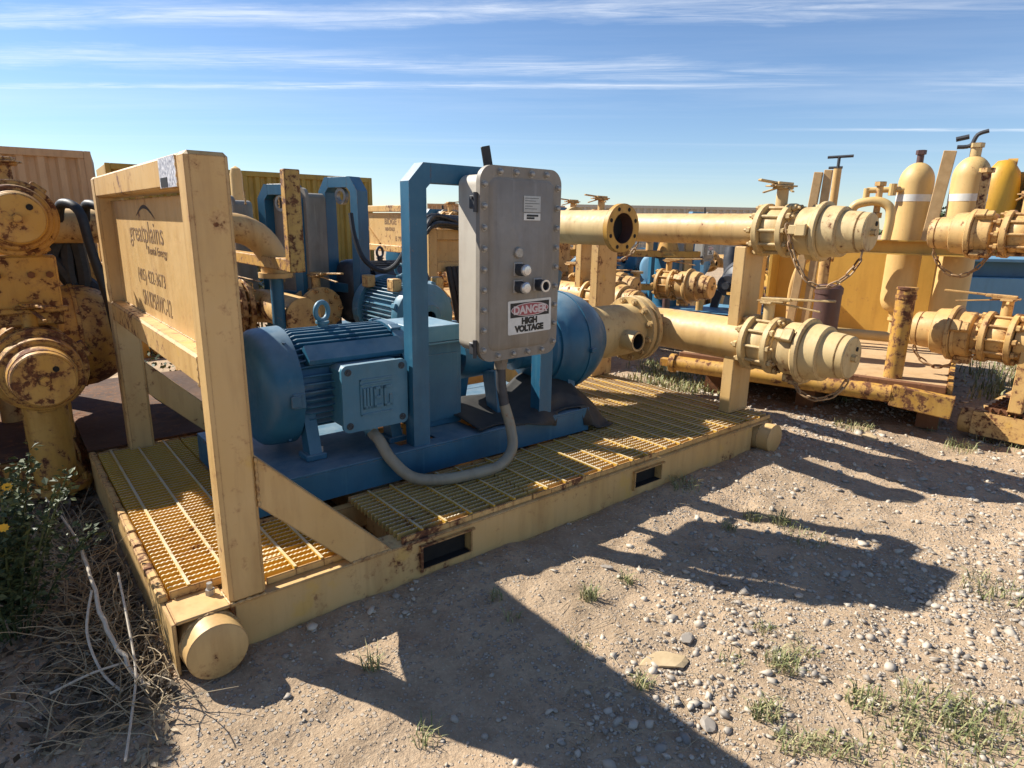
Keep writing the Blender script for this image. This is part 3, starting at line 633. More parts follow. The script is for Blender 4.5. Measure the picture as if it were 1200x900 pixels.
for k in range(12):
    a = R_(15 + 30 * k); y, z = 1.0 + .215 * math.sin(a), LZ + .215 * math.cos(a); b = MB(); b.cyl((3.375, y, z), (3.55, y, z), .013, n=8); b.cyl((3.38, y, z), (3.405, y, z), .024, n=6); b.build('flange_bolt', BODY, lo)
b = MB(); b.ring((3.17, .70, LZ - .03), (3.17, .84, LZ - .03), .072, .056, 28); stb = b.build('drain_stub', BODY, lo)
b = MB(); b.lathe((3.17, .706, LZ - .03), (0, 1, 0), [(0, .0545), (.1, .0545), (.1, 0)], 24); b.build('stub_bore', DARKM, stb)

def valve(name, label, z0, s, hang, hlen, group=None):     # wafer valve between two bolted flanges on the pipe axis x=3.7
    t = thing(name, label, 'valve', (3.70, 0, z0), 0, group)
    for y0, y1 in ((.112, .150), (-.052, -.012)): b = MB(); b.cyl((0, y1, 0), (0, y0, 0), .19 * s, n=44, b=.004); b.build('flange', BODY, t)
    b = MB(); b.lathe((0, .110, 0), (0, -1, 0), [(0, .1), (0, .142 * s), (.02, .155 * s), (.10, .155 * s), (.12, .142 * s), (.12, .1)], 36); b.build('valve_body', BODY, t)
    bmsh = MB(); bmsh.cyl((0, .195, 0), (0, -.10, 0), .0105, n=8)
    for y0, y1 in ((.151, .176), (-.078, -.053)): bmsh.cyl((0, y1, 0), (0, y0, 0), .022 * s + .002, n=6)
    bmsh = bmsh.mesh('flange_bolt', BODY)
    for k in range(10):
        a = R_(18 + 36 * k); put('flange_bolt', bmsh, t, (.166 * s * math.sin(a), random.uniform(-.01, .01), .166 * s * math.cos(a)))
    b = MB(); b.cyl((0, .05, .14 * s), (0, .05, .145 * s + .13), .036, n=18); b.box(-.06, .06, .01, .09, .145 * s + .128, .145 * s + .142, .003); b.cyl((0, .05, .14 * s + .14), (0, .05, .14 * s + .175), .022, n=10); b.build('valve_neck', BODY, t)
    zt = .145 * s + .158; d = Vector((math.cos(hang), math.sin(hang), 0)); p = Vector((0, .05, zt))
    b = MB(); b.beam(p - d * .05, p + d * hlen * .35 + Vector((0, 0, .004)), .075, .02, .004); b.beam(p + d * hlen * .3 + Vector((0, 0, .006)), p + d * hlen + Vector((0, 0, .02)), .034, .014, .003)
    b.beam(p + d * .03 + Vector((0, 0, -.02)), p + d * hlen * .8 + Vector((0, 0, -.055)), .020, .010, .002); b.beam(p - d * .07 + Vector((0, 0, -.012)), p + d * .1 + Vector((0, 0, -.012)), .10, .010, .002); b.build('lever', BODY, t)
    b = MB(); w = Vector((-d.y, d.x, 0)); b.beam(p + w * .09 + Vector((0, 0, -.05)), p - w * .02 + Vector((0, 0, .01)), .02, .008, .001); b.build('locking_pawl', BODY, t)
    return t
def coupling(name, label, z0, s, group=None, lug_rot=0):
    t = thing(name, label, 'pipe coupling', (3.70, 0, z0), 0, group)
    b = MB(); b.lathe((0, -.053, 0), (0, -1, 0), [(0, .1), (0, .150 * s), (.012, .150 * s), (.016, .134 * s), (.055, .132 * s), (.06, .150 * s), (.066, .166 * s), (.072, .170 * s), (.150, .172 * s), (.156, .178 * s), (.172, .190 * s), (.174, .1)], 48); b.build('coupling_body', BODY, t, 24)
    b = MB(); b.lathe((0, -.228, 0), (0, -1, 0), [(0, .1), (0, .204 * s), (.006, .210 * s), (.030, .210 * s), (.036, .204 * s), (.036, .1)], 52); b.build('locking_ring', BODY, t, 24)
    b = MB(); b.lathe((0, -.265, 0), (0, -1, 0), [(0, .1), (0, .178 * s), (.004, .182 * s), (.098, .174 * s), (.104, .168 * s), (.104, .150 * s), (.108, .146 * s), (.20, .139 * s), (.203, .130 * s), (.206, .130 * s), (.208, .136 * s), (.246, .132 * s), (.254, .124 * s), (.254, .05), (.252, 0)], 48); cp = b.build('end_cap', BODY, t, 24)
    b = MB(); b.cyl((0, -.515, 0), (0, -.545, 0), .024 * s, n=6); b.build('cap_plug', BODY, cp)
    b = MB(); b.cyl((.05, -.519, .05), (.05, -.524, .05), .014, n=10); b.build('cap_hole', DARKM, cp)
    for a in (38, 150, 272):
        a = R_(a + lug_rot); c_, s_ = math.cos(a), math.sin(a); Mr = Matrix.Rotation(-a, 3, 'Y').inverted()
        b = MB(); r = .195 * s; b.obox((r * s_, -.165, r * c_), (.034 * s, .055, .028 * s), .006, Matrix.Rotation(a, 3, 'Y')); b.obox((r * 1.10 * s_, -.19, r * 1.10 * c_), (.042 * s, .032, .016 * s), .005, Matrix.Rotation(a, 3, 'Y')); b.build('locking_lug', BODY, t)
    return t
lk = MB(); _n = 16
lk.path([((.0095 * math.cos(2 * math.pi * k / _n)), 0, (.0165 * math.sin(2 * math.pi * k / _n) + (.009 if math.sin(2 * math.pi * k / _n) > 0 else -.009))) for k in range(_n)], .0042, 6, closed=True)
LINK = lk.mesh('chain_link', CHN, 60, False)
def chain(label, pts, loc=(0, 0, 0), scale=1.4, group=None):
    t = thing('safety_chain', label, 'chain', loc, 0, group); P = smooth(pts, 24); L = [0]
    for a, b_ in zip(P, P[1:]): L.append(L[-1] + (b_ - a).length)
    step = .040 * scale; n = int(L[-1] / step)
    def at(d):
        d = min(max(d, 0), L[-1])
        for i in range(len(P) - 1):
            if L[i + 1] >= d: return P[i].lerp(P[i + 1], (d - L[i]) / max(1e-9, L[i + 1] - L[i]))
        return P[-1]
    for k in range(n + 1):
        c = at(k * step); tg = (at(k * step + .01) - at(k * step - .01)).normalized(); q = tg.to_track_quat('Z', 'Y').to_matrix().to_4x4()
        put('chain_link', LINK, t, M=Matrix.Translation(c) @ q @ Matrix.Rotation(R_(90 * (k % 2) + 25), 4, 'Z') @ Matrix.Scale(scale, 4))
    return t
v_up = valve('butterfly_valve', 'tan butterfly valve with bolted flanges on the end of the long upper pipe', 1.49, .885, R_(160), .19)
v_lo = valve('butterfly_valve', 'tan butterfly valve with a long flat lever on the lower pipe', LZ, 1.0, R_(-80), .40)
c_up = coupling('pipe_coupling', 'capped tan pipe coupling at the end of the long upper pipe, chain below', 1.49, .85, lug_rot=0)
c_lo = coupling('pipe_coupling', 'capped tan pipe coupling at the end of the lower pipe, near the ground', LZ, 1.0, lug_rot=30)
ch_up = chain('rusty chain looping below the upper pipe coupling in a wide bow', [(3.535, -.10, 1.50), (3.52, -.15, 1.37), (3.53, -.24, 1.22), (3.56, -.34, 1.165), (3.60, -.44, 1.22), (3.64, -.50, 1.33), (3.66, -.50, 1.42)])
ch_lo = chain('short rusty chain hanging below the lower pipe coupling cap', [(3.66, -.20, .545), (3.65, -.25, .485), (3.66, -.35, .455), (3.68, -.45, .50), (3.70, -.50, .58), (3.70, -.50, .64)])
# ------------------------------------------------------------------ neighbouring units in the yard
FRAME = ('frame_post', 'top_beam', 'middle_beam', 'sign_panel', 'brace', 'grating_panel', 'sticker', 'deck_bolt')
RUSTY = {'tan_paint': YEL, 'tan_paint_rusting': YEL, 'valve_tan': YEL}
RUSTY2 = {'tan_paint': TANR, 'tan_paint_rusting': YEL, 'valve_tan': TANR}
def place(src, T, rz, label, mats=None, skip=(), group=None, dz=0.0):
    c, s = math.cos(rz), math.sin(rz); l = src.location
    return dup(src, (c * l.x - s * l.y + T[0], s * l.x + c * l.y + T[1], l.z + dz), rz + src.rotation_euler.z, label, None, group, mats, skip)
def unit(T, rz, words, mats, parts='skid up lo vu vl cu cl hu hl'.split()):
    src = dict(skid=(skid, 'yellow skid base'), up=(up, 'upper pipe'), lo=(lo, 'lower suction pipe'), vu=(v_up, 'upper butterfly valve'), vl=(v_lo, 'lower butterfly valve'),
               cu=(c_up, 'upper capped pipe coupling'), cl=(c_lo, 'lower capped pipe coupling'), hu=(ch_up, 'upper safety chain'), hl=(ch_lo, 'lower safety chain'))
    return {p: place(src[p][0], T, rz, words % src[p][1], mats, FRAME) for p in parts}
u2 = unit((-3.86, 2.06), 0.0, 'shaded rusty yellow %s at the left edge, behind the weeds', RUSTY, 'skid up lo vu vl cu cl'.split())
b = MB(); b.box(2.0, 3.80, .02, 1.9, .206, .214, .002); b.build('deck_plate', RUSTD, u2['skid'])
b = MB(); b.cyl((3.7, -.505, LZ), (3.7, -.522, LZ), .030, n=6); b.build('cap_nut', RUST, u2['skid'])
u4 = unit((9.12, -.80), math.pi, 'rust patched %s of the skid at the right edge', RUSTY2)
b = MB()
for k in range(26): b.box(3.2, 3.82, .10 + .05 * k, .108 + .05 * k, .205, .236)
for k in range(7): b.box(3.24 + .09 * k, 3.25 + .09 * k, .06, 1.45, .212, .238)
stuff(b.build('deck_grating', RUST, u4['skid'], 0))
u5 = unit((.96, 2.45), 0.0, 'golden yellow %s of the second skid, just behind the blue pump', RUSTY2, 'skid up lo vu vl cu cl hu'.split())
u6 = unit((1.56, 3.46), 0.0, 'distant yellow %s of the third skid, farthest behind the control box', RUSTY2, 'skid up vu vl cu'.split())
b = MB(); b.prism([(.0, 2.03), (1.30, 2.06), (1.34, 3.9), (.02, 3.9)], (0, 0, .196), (1, 0, 0), (0, 1, 0), (0, 0, .012)); tag(b.build('steel_plate', RUSTD), 'flaking brown rusty steel plate lying behind the end frame of the pump skid', 'steel plate')
for y in (2.2, 3.4):
    b = MB(); b.box(.05, 1.26, y, y + .09, -.01, .1955, .006); tag(b.build('timber_bearer', WOOD), 'timber bearer under the %s edge of the brown rusty steel plate' % ('front' if y < 2.5 else 'back'), 'timber')
b = MB(); b.box(-2.4, -.64, 2.25, 3.5, .2005, 1.34, .02); hs = b.build('shadow_block_body', TANR); tag(hs, 'unseen tan block added beyond the left edge to shade the ground', 'shadow block'); hs.name = 'shadow_block'  # added out of view, stepped to cast the shadow on the left ground
b = MB(); b.box(-1.349, -.92, 2.1, 3.3, 1.3405, 1.88, .03); b.build('shadow_block_step', TANR, hs)
b = MB(); b.box(-2.4, -1.35, 2.05, 3.3, 1.3405, 2.42, .03); b.build('shadow_block_hood', TANR, hs)
# pipe run and bracket behind the end frame
pr = thing('pipe_run', 'tan horizontal pipe ending in a rust stained elbow, behind the near frame post', 'pipe')
b = MB(); b.path([(-.35, 2.95, 1.440), (1.13, 2.95, 1.440)] + elbow((1.14, 2.95, 1.12), .32, math.pi / 2, 0, (1, 0, 0), (0, 0, 1), 10) + [(1.46, 2.95, 1.08)], .108, 26); b.build('pipe_body', TANR, pr)
b = MB(); b.cyl((1.46, 2.95, 1.10), (1.46, 2.95, 1.06), .13, n=30); b.build('elbow_flange', TANR, pr)
b = MB(); b.cyl((1.46, 2.95, 1.06), (1.46, 2.95, -.02), .05, n=20); b.build('riser', BLUE, pr)
b = MB(); b.cyl((-.30, 2.95, 1.35), (-.30, 2.95, .0), .06, n=16); b.build('pipe_stand', TANR, pr)
br = thing('lifting_bracket', 'rust spotted yellow bracket with tall upright, behind the motor and pipe elbow', 'bracket')
b = MB(); b.box(1.335, 1.445, 2.30, 2.38, 1.145, 1.835, .006); b.build('upright', YEL, br)
b = MB(); b.box(1.34, 1.44, 2.381, 4.05, 1.148, 1.235, .005); b.build('cross_arm', YEL, br)
b = MB(); b.box(1.35, 1.43, 3.98, 4.05, .0, 1.147, .005); b.build('leg', YEL, br)

# hoses and cables
def hose(name, label, paths, r, cat, mat=BLK, n=8):
    t = thing(name, label, cat)
    for P in paths: b = MB(); b.path(smooth(P, 6), r, n); b.build('strand', mat, t)
    return t
hose('rubber_hose', 'black hoses looped over the tan pipe left of the end frame', [
    [(.10, 2.86, 1.48), (.12, 2.76, 1.575), (.19, 2.63, 1.53), (.22, 2.60, 1.30), (.27, 2.57, 1.0), (.30, 2.5, .70), (.42, 2.4, .42), (.6, 2.35, .26)],
    [(.24, 2.86, 1.48), (.25, 2.75, 1.575), (.32, 2.62, 1.50), (.30, 2.60, 1.15), (.32, 2.55, .80), (.45, 2.5, .40), (.7, 2.5, .25)]], .028, 'hose', BLK, 12)
hose('cable_bundle', 'tangle of thick black cables hanging behind the rusty left pipes', [
    [(.12, 3.0, 1.42), (.02, 3.0, 1.2), (-.05, 3.0, .95), (-.06, 2.95, .7)], [(-.06, 3.05, 1.38), (.05, 3.0, 1.22), (.12, 3.0, 1.08), (.20, 3.0, .95)],
    [(.14, 3.02, 1.40), (.12, 3.0, 1.15), (.14, 3.0, .9), (.12, 3.0, .6)], [(.18, 3.0, 1.4), (.20, 3.0, 1.1), (.16, 3.0, .85), (.2, 3.0, .5)], [(-.1, 3.0, 1.3), (0, 3.02, 1.15), (.16, 3.05, 1.12), (.3, 3.0, .98)]], .045, 'cable', BLK, 8)
hose('drooping_cable', 'single black cable drooping in a deep loop behind the blue left stand post', [[(2.133, 2.986, 1.562), (2.129, 2.932, 1.390), (2.153, 2.855, 1.218), (2.216, 2.772, 1.123), (2.290, 2.704, 1.104), (2.364, 2.659, 1.154), (2.435, 2.637, 1.266), (2.513, 2.623, 1.419)]], .021, 'cable')
rk = thing('steel_rack', 'tan steel rack with solid side panel, standing behind the control box under black cables', 'rack')
for x in (3.50, 5.3): b = MB(); b.box(x, x + .11, 3.95, 4.06, .0, 1.43, .004); b.build('rack_post', TAN, rk)
b = MB(); b.box(3.611, 5.299, 3.955, 4.05, 1.31, 1.425, .004); b.build('top_rail', TAN, rk)
b = MB(); b.box(3.611, 5.299, 3.955, 4.05, .96, 1.07, .004); b.build('middle_rail', TAN, rk)
b = MB(); b.box(3.611, 5.299, 4.0, 4.01, 1.071, 1.309); b.build('side_panel', TAN, rk)
S = []
for k in range(16):
    z = random.uniform(0, .14); y = random.uniform(-.12, .10); w = [random.uniform(-.03, .03) for _ in range(5)]
    S.append([(3.42, 3.93 + y * .6, 1.36 + z * .5), (3.52, 3.93 + y, 1.44 + z + w[0]), (3.85, 3.92 + y, 1.42 + z + w[1]), (4.2, 3.9 + y, 1.36 + z * .9 + w[2]), (4.5, 3.92 + y, 1.40 + z + w[3]), (4.75, 3.95, 1.36 + z * .5)])
hose('cable_coil', 'thick coil of black cable draped over the tan rack beside the blue stand post', S, .021, 'cable', simple('cable_sheath', (.018, .018, .02), (.07, .07, .07), .42, 40, .05), 6)
hose('hanging_cables', 'straight black cables hanging down below the middle rail of the tan rack', [[(3.72 + .055 * k, 3.90, 1.02), (3.74 + .06 * k, 3.86, .8), (3.80 + .085 * k, 3.84, .45), (3.84 + .10 * k, 3.84, .1)] for k in range(6)], .034, 'cable')
# far end frame with stencilled panel
fr = thing('end_frame', 'sunlit yellow end frame with stencilled panel, far behind the blue stand post', 'frame', (4.70, 6.42, .05))
for src in [o for o in skid.children if o.name.split('.')[0] in ('frame_post', 'top_beam', 'middle_beam', 'sign_panel', 'brace')]:
    o = src.copy(); COL.objects.link(o); o.parent = fr; remat(o, {'tan_paint': TAN, 'tan_paint_rusting': TANR})
b = MB(); b.box(.0, 3.8, .0, 1.96, -.05, .2, .01); b.build('frame_base', TANR, fr)
def ftxt(s, y, z, h): text('lettering', s, STEN, h, basis((.2488, y, z), (0, -1, 0), (0, 0, 1), (-1, 0, 0)), fr, 1.1, bold=.004)
ftxt('BIDGE', 1.0, 1.40, .13); ftxt('RENTALS', 1.02, 1.30, .07); ftxt('E 79', .75, 1.14, .10)
b = MB(); b.beam((.235, 1.84, 1.40), (.235, 1.35, 1.08), .03, .03); b.build('diagonal_brace', TANR, fr)

# control stands of the units behind, and their motors
def stand(label, loc, rz, w, h, boxx):
    t = thing('control_stand', label, 'control stand', loc, rz)
    for x in (0, w - .09):
        sgn = 1 if x == 0 else -1; X0 = 0 if x == 0 else w; P = [(X0, .0), (X0, h - .12), (X0 + sgn * .09, h), (X0 + sgn * .13, h), (X0 + sgn * .13, h - .09), (X0 + sgn * .09, h - .13), (X0 + sgn * .09, 0)]
        b = MB(); b.prism(P, (0, 0, 0), (1, 0, 0), (0, 0, 1), (0, .12, 0)); b.build('stand_post', BLUE, t)
    b = MB(); b.box(.1305, w - .1305, 0, .12, h - .09, h, .002); b.build('stand_top_bar', BLUE, t)
    b = MB(); b.box(.0905, w - .0905, .02, .08, h - 1.0, h - .92, .002); b.build('stand_cross_bar', BLUE, t)
    b = MB(); b.prism(rrect(boxx, boxx + .46, h - 1.02, h - .14, .05), (0, -.20, 0), (1, 0, 0), (0, 0, 1), (0, .19, 0)); bx = b.build('enclosure', GREY, t)
    b = MB(); b.prism(rrect(boxx - .02, boxx + .48, h - 1.05, h - .10, .06), (0, -.235, 0), (1, 0, 0), (0, 0, 1), (0, .034, 0)); b.build('enclosure_cover', GREY, bx)
    b = MB(); b.ring((w / 2, .03, h - .16), (w / 2, .07, h - .16), .07, .045, 20); b.build('lifting_ring', ZINC, t)
    b = MB(); b.box(-.15, w + .15, -.3, .5, .0, .16, .004); b.build('stand_foot', BLUE, t)
    return t
stand('blue control stand with grey box, seen edge on, right of the yellow bracket', (2.10, 3.55, .0), R_(-74), .50, 1.87, -.36)
stand('dark blue control stand half hidden behind the yellow bracket and pipe elbow', (1.66, 3.85, .0), R_(-68), .50, 1.80, -.52)
DUSTY = {'blue_paint': BLUEL, 'pale_blue_paint': BLUEL}
m2 = place(motor, (1.44, 3.66), R_(-90), 'pale dusty blue finned motor turned crosswise, behind the dark blue motor', DUSTY, ('terminal_box', 'side_shroud'), dz=.05)
for x, y in ((.80, AY - .2), (1.24, AY - .2), (.80, AY + .2), (1.24, AY + .2)):
    b = MB(); b.box(x - .05, x + .05, y - .04, y + .04, AZ + .20, AZ + .30, .006); b.box(x - .03, x + .03, y - .042, y + .042, AZ + .225, AZ + .275); b.build('lifting_lug', TANR, m2)
m3 = place(motor, (1.62, 2.42), 0, 'black electric motor standing farther back, under the drooping cable', {'blue_paint': CHAR, 'pale_blue_paint': CHAR}, dz=.16)
b = MB(); b.box(2.15, 3.3, 3.1, 3.75, -.01, .545, .01); tag(b.build('equipment_plinth', BLUE), 'low dark blue plinth under the black motor behind', 'machine base')
b = MB(); b.box(2.1, 2.8, 2.3, 3.1, -.01, .384, .01); tag(b.build('equipment_plinth', BLUE), 'low dark blue plinth under the pale crosswise motor', 'machine base')

# ------------------------------------------------------------------ tank skid on the right
UZ = R_(-74.6)
tk = thing('tank_skid', 'yellow tank skid with rusty sandy deck and tubular bumper, behind the two pipe couplings', 'skid', (4.45, 1.30, 0), UZ)
b = MB(); b.box(.02, 2.06, .10, 3.3, .315, .385, .004); b.build('deck_plate', paint('sandy_deck', (.50, .34, .18), (.44, .28, .13), rust=.25, stain=.5, rough=.9, edge=0), tk)
b = MB(); b.cyl((-.02, .03, .285), (1.72, .03, .285), .068, n=24); b.cyl((-.05, .03, .285), (.0, .03, .285), .085, n=24); b.build('bumper_tube', YEL, tk)
b = MB(); b.box(-.14, -.05, -.005, .065, .25, .32, .004); b.build('bumper_lug', YEL, tk)
b = MB(); b.beam((1.72, .03, .285), (2.12, .02, .25), .12, .16, .006); b.build('corner_gusset', YEL, tk)
b = MB(); b.box(.02, 2.06, .04, .10, .335, .390, .006); b.build('deck_edge', RUST, tk)
b = MB(); b.box(2.061, 2.10, .10, 3.3, .24, .40, .004); b.build('side_channel', YEL, tk)
for x in (.2, 1.0, 1.9): b = MB(); b.box(x, x + .15, .3, 3.2, -.01, .314); b.build('skid_runner', RUST, tk)
def tank(u, v, z0, z1, r, nm):
    b = MB(); L = z1 - z0; pr = [(0, .0), (0, .045), (.06, .06)] + [(.06 + .15 * (1 - math.cos(R_(a))), .06 + (r - .06) * math.sin(R_(a))) for a in range(15, 91, 15)]
    pr += [(L - .19 + .19 * math.sin(R_(a)), r * math.cos(R_(a)) if a < 90 else 0) for a in range(0, 91, 10)]
    b.lathe((u, v, z0), (0, 0, 1), pr, 36); o = b.build('tank', PALE, tk, 40)
    b = MB(); b.ring((u, v, 1.775), (u, v, 1.84), r + .002, r - .01, 36); b.build('white_band', WHT, o)
    b = MB(); b.cyl((u, v, z0 + .02), (u, v, .385), .035, n=14); b.cyl((u, v, z0 - .03), (u, v, z0 + .0), .055, n=14); b.build('drain_pipe', PALE, o)
    return o
t1 = tank(1.52, 2.02, .64, 2.14, .152, 0); t2 = tank(1.95, 2.0, .55, 2.18, .152, 0)
b = MB(); b.cyl((1.52, 2.02, 2.13), (1.52, 2.02, 2.23), .03, n=12); b.cyl((1.52, 2.02, 2.21), (1.52, 2.02, 2.25), .045, n=6); b.build('tank_nozzle', BROWN, t1)
b = MB(); b.cyl((1.95, 2.0, 2.17), (1.95, 2.0, 2.27), .045, n=12); b.cyl((1.95, 2.0, 2.25), (1.95, 2.0, 2.29), .06, n=6); b.build('tank_nozzle', BODY, t2)
b = MB(); b.path(smooth([(1.80, 1.98, 2.26), (1.90, 1.99, 2.27), (1.94, 1.98, 2.36), (2.02, 1.98, 2.39)], 4), .018, 8); b.path([(1.78, 2.0, 2.33), (1.88, 2.0, 2.35)], .022, 8); b.build('tank_handle', CHAR, t2)
b = MB(); b.box(.28, 2.05, 2.35, 2.37, .386, 1.32, .002); b.build('back_panel', PLAT, tk)
b = MB(); b.box(.25, .28, 2.0, 2.37, .386, 1.32, .002); b.build('end_panel', PLAT, tk)
b = MB(); b.box(.9, 2.10, 1.70, 1.71, 1.29, 1.40); b.box(.9, 2.10, 1.64, 1.80, 1.401, 1.412); b.box(.9, 2.10, 1.64, 1.80, 1.278, 1.289); b.build('shelf_channel', PLAT, tk)
b = MB(); b.cyl((1.09, .68, .386), (1.09, .68, .955), .108, n=28); b.lathe((1.09, .68, .955), (0, 0, 1), [(0, .108), (.0, .115), (.05, .115), (.075, .09), (.085, 0)], 28); b.build('brown_pipe_post', BROWN, tk)
b = MB(); b.cyl((1.70, .19, .386), (1.70, .19, 1.085), .066, n=24); b.cyl((1.70, .19, 1.0), (1.70, .19, 1.03), .072, n=24); b.cyl((1.70, .19, 1.07), (1.70, .19, 1.087), .072, n=24); b.build('rusty_pipe_post', YEL, tk)
for u, v, w, zt, lean in ((.72, 1.29, .075, 2.02, .05), (.83, 1.31, .07, 2.04, .02), (1.735, 1.66, .10, 2.20, .03)):
    b = MB(); b.beam((u - lean, v, 1.414 if u > 1.5 else .386), (u + lean, v, zt), .05, w, .004, up=(1, 0, 0)); tag(b.build('wooden_board', WOOD), {.72: 'slanted weathered board, left of a pair behind the upper coupling', .83: 'upright weathered board, right of a pair behind the upper coupling', 1.735: 'tall square tan timber standing between the two white banded tanks'}[u], 'board')
    bpy.data.objects[-1] if False else None
for o in [o for o in COL.objects if o.name.split('.')[0] == 'wooden_board']: o.location = (4.45, 1.30, 0); o.rotation_euler = (0, 0, UZ)
tv = thing('gate_valve', 'tall tan valve stem with a dark T handle, between the boards and the tanks', 'valve', (4.45, 1.30, 0), UZ)
b = MB(); b.cyl((.90, 1.46, .386), (.90, 1.46, 1.65), .05, n=16); b.cyl((.90, 1.46, 1.65), (.90, 1.46, 2.06), .036, n=16); b.box(.86, .94, 1.42, 1.50, 1.60, 1.70, .006); b.build('valve_stem', TANR, tv)
b = MB(); b.cyl((.90, 1.46, 2.06), (.90, 1.46, 2.16), .014, n=8); b.cyl((.80, 1.46, 2.165), (1.02, 1.46, 2.17), .013, n=8); b.cyl((.82, 1.46, 2.07), (.94, 1.46, 2.07), .012, n=8); b.build('t_handle', CHAR, tv)
lp = thing('pipe_loop', 'small tan pipe bent in an upside down U beside the left white banded tank', 'pipe', (4.45, 1.30, 0), UZ)
b = MB(); b.path(smooth([(1.02, 1.66, 1.60), (1.06, 1.66, 1.72), (1.15, 1.66, 1.76), (1.27, 1.66, 1.765), (1.36, 1.66, 1.71), (1.38, 1.66, 1.60), (1.37, 1.66, 1.4135)], 5), .042, 16); b.build('loop_pipe', PALE, lp)
b = MB(); b.path([(1.12, 1.9, 1.88), (1.5, 1.92, 1.89)], .028, 12); b.path([(1.12, 1.9, 1.90), (1.12, 1.9, 1.76)], .03, 12); b.cyl((1.34, 1.9, 1.83), (1.34, 1.9, 1.94), .035, n=10); b.build('top_pipe', PALE, lp)

# ------------------------------------------------------------------ far right and far middle machines
place(lo, (-2.05, 2.75), 0, 'tan pipe elbow lying among the blue stand legs behind the motor', RUSTY2)
place(v_lo, (-1.75, 3.3), 0, 'tan valve among the weeds behind the near frame post and motor', RUSTY2)
am = thing('amber_machine', 'tall amber yellow machine with rusty hinges and rounded pods, at the right edge', 'machine', (11.6, .95, 0), R_(-75))
b = MB(); b.box(-.40, 2.0, .25, 1.6, .0, 2.38, .03); b.build('machine_body', MUST, am)
b = MB(); pr = [(0, 0), (.02, .12)] + [(.15 + .9 * k / 6, .17 + .08 * math.sin(math.pi * k / 7)) for k in range(7)] + [(1.2, .1), (1.22, 0)]; b.lathe((.02, .0, 1.32), (.03, 0, 1), pr, 24); b.build('rounded_pod', AMBER, am, 50)
b = MB(); b.lathe((.62, .0, 1.28), (.03, 0, 1), pr, 24); b.build('rounded_pod', AMBER, am, 50)
for x, z in ((-.34, 2.36), (.14, 2.46), (.42, 2.38), (.85, 2.42)):
    b = MB(); b.box(x - .05, x + .05, .16, .249, z - .3, z + .06, .01); b.cyl((x - .06, .2, z + .06), (x + .06, .2, z + .06), .05, n=12); b.build('rusty_hinge', YEL, am)
b = MB(); b.box(-.30, -.26, .1, .249, .6, 2.3); b.build('side_rib', YEL, am)
b = MB(); b.box(.34, .38, .1, .249, .6, 2.3); b.build('side_rib', YEL, am)
bt_ = thing('blue_tank', 'light blue steel tank with dark open top, behind the rust patched valves', 'tank', (9.3, .35, 0), R_(-47))
b = MB(); b.box(-.6, 1.6, 0, .9, .0, .95, .01); b.build('tank_body', LBLUE, bt_)
b = MB(); b.box(-.6, 1.6, .12, .9, .951, 1.14, .005); b.build('tank_rim', BLUE, bt_)
b = MB(); b.box(-.62, 1.62, -.02, .92, 1.141, 1.18, .004); b.build('tank_lid', LBLUE, bt_)
dr_ = thing('blue_drum', 'dark blue upright drum with yellow funnel top, below the long upper pipe', 'drum', (7.15, 3.5, 0))
b = MB(); b.cyl((0, 0, 0), (0, 0, 1.08), .17, n=28, b=.01); b.build('drum_body', BLUE, dr_)
b = MB(); b.lathe((0, 0, 1.081), (0, 0, 1), [(0, .19), (.03, .19), (.05, .16), (.2, .12), (.35, .11), (.35, 0)], 28); b.build('funnel', YEL, dr_)
stand('light blue control stand with grey box, below the long upper pipe', (8.0, 4.45, .0), R_(-30), .72, 1.42, .10)
place(v_lo, (3.15, 2.75), R_(40), 'rusty yellow valve body among blue parts, below the long upper pipe', RUSTY)
place(c_lo, (3.15, 2.75), R_(40), 'rusty yellow capped coupling among blue parts, below the long upper pipe', RUSTY)
place(pump, (6.0, 1.3), R_(15), 'dark round pump with blue top, right of the tan pipe post', {'blue_paint': CHAR})
place(base, (6.05, 1.3), R_(15), 'blue base frame under the dark pump, far behind the tan pipe post', {'blue_paint': LBLUE}, skip=('stand_post', 'stand_top_bar', 'stand_cross_bar'))
b = MB(); b.cyl((5.15, 3.35, .0), (5.15, 3.35, .72), .06, n=12); b.obox((5.15, 3.35, .80), (.10, .10, .08), .01); o = b.build('yellow_marker', AMBER); tag(o, 'small bright yellow post cap among the parts below the upper pipe', 'marker post'); o.location = (1.35, .55, 0)

# ------------------------------------------------------------------ containers, pole, trees
def container(label, c, ang, L, Hh, mat, depth=2.44, group=None):   # corner c, long side along ang, front face towards -local Y
    t = thing('shipping_container', label, 'container', (c[0], c[1], 0), ang)
    P = []; x = .08; pit = .28
    while x < L - .08:
        P += [(x, .0), (x + .05, .065), (x + .14, .065), (x + .19, .0)]; x += pit
    P = [(px, py + .02) for px, py in P if px < L - .05] + [(L - .05, .02), (L - .05, .14), (.05, .14)]
    b = MB(); b.prism(P, (0, 0, .16), (1, 0, 0), (0, 1, 0), (0, 0, Hh - .28)); b.build('corrugated_wall', mat, t, 0)
    b = MB(); b.box(.0, L, .145, depth, .15, Hh - .02, .01); b.build('container_body', mat, t)
    for z in (0.02, Hh - .12): b = MB(); b.box(.101, L - .101, .0, .10, z, z + .12, .006); b.build('side_rail', mat, t)
    for x in (0, L - .10): b = MB(); b.box(x, x + .1, -.004, .11, .0, Hh, .006); b.build('corner_post', mat, t)
    return t
container('tan corrugated container on the left, behind the end frame', (-4.62, 12.1), R_(-8), 6.06, 2.56, TANC)
container('mustard yellow corrugated container behind the blue control stands', (2.0, 14.35), R_(-3.5), 6.06, 2.60, MUST)
container('faded tan container far away beyond the coil of black cable', (22.0, 33.5), R_(-38), 12.2, 2.6, TANC)
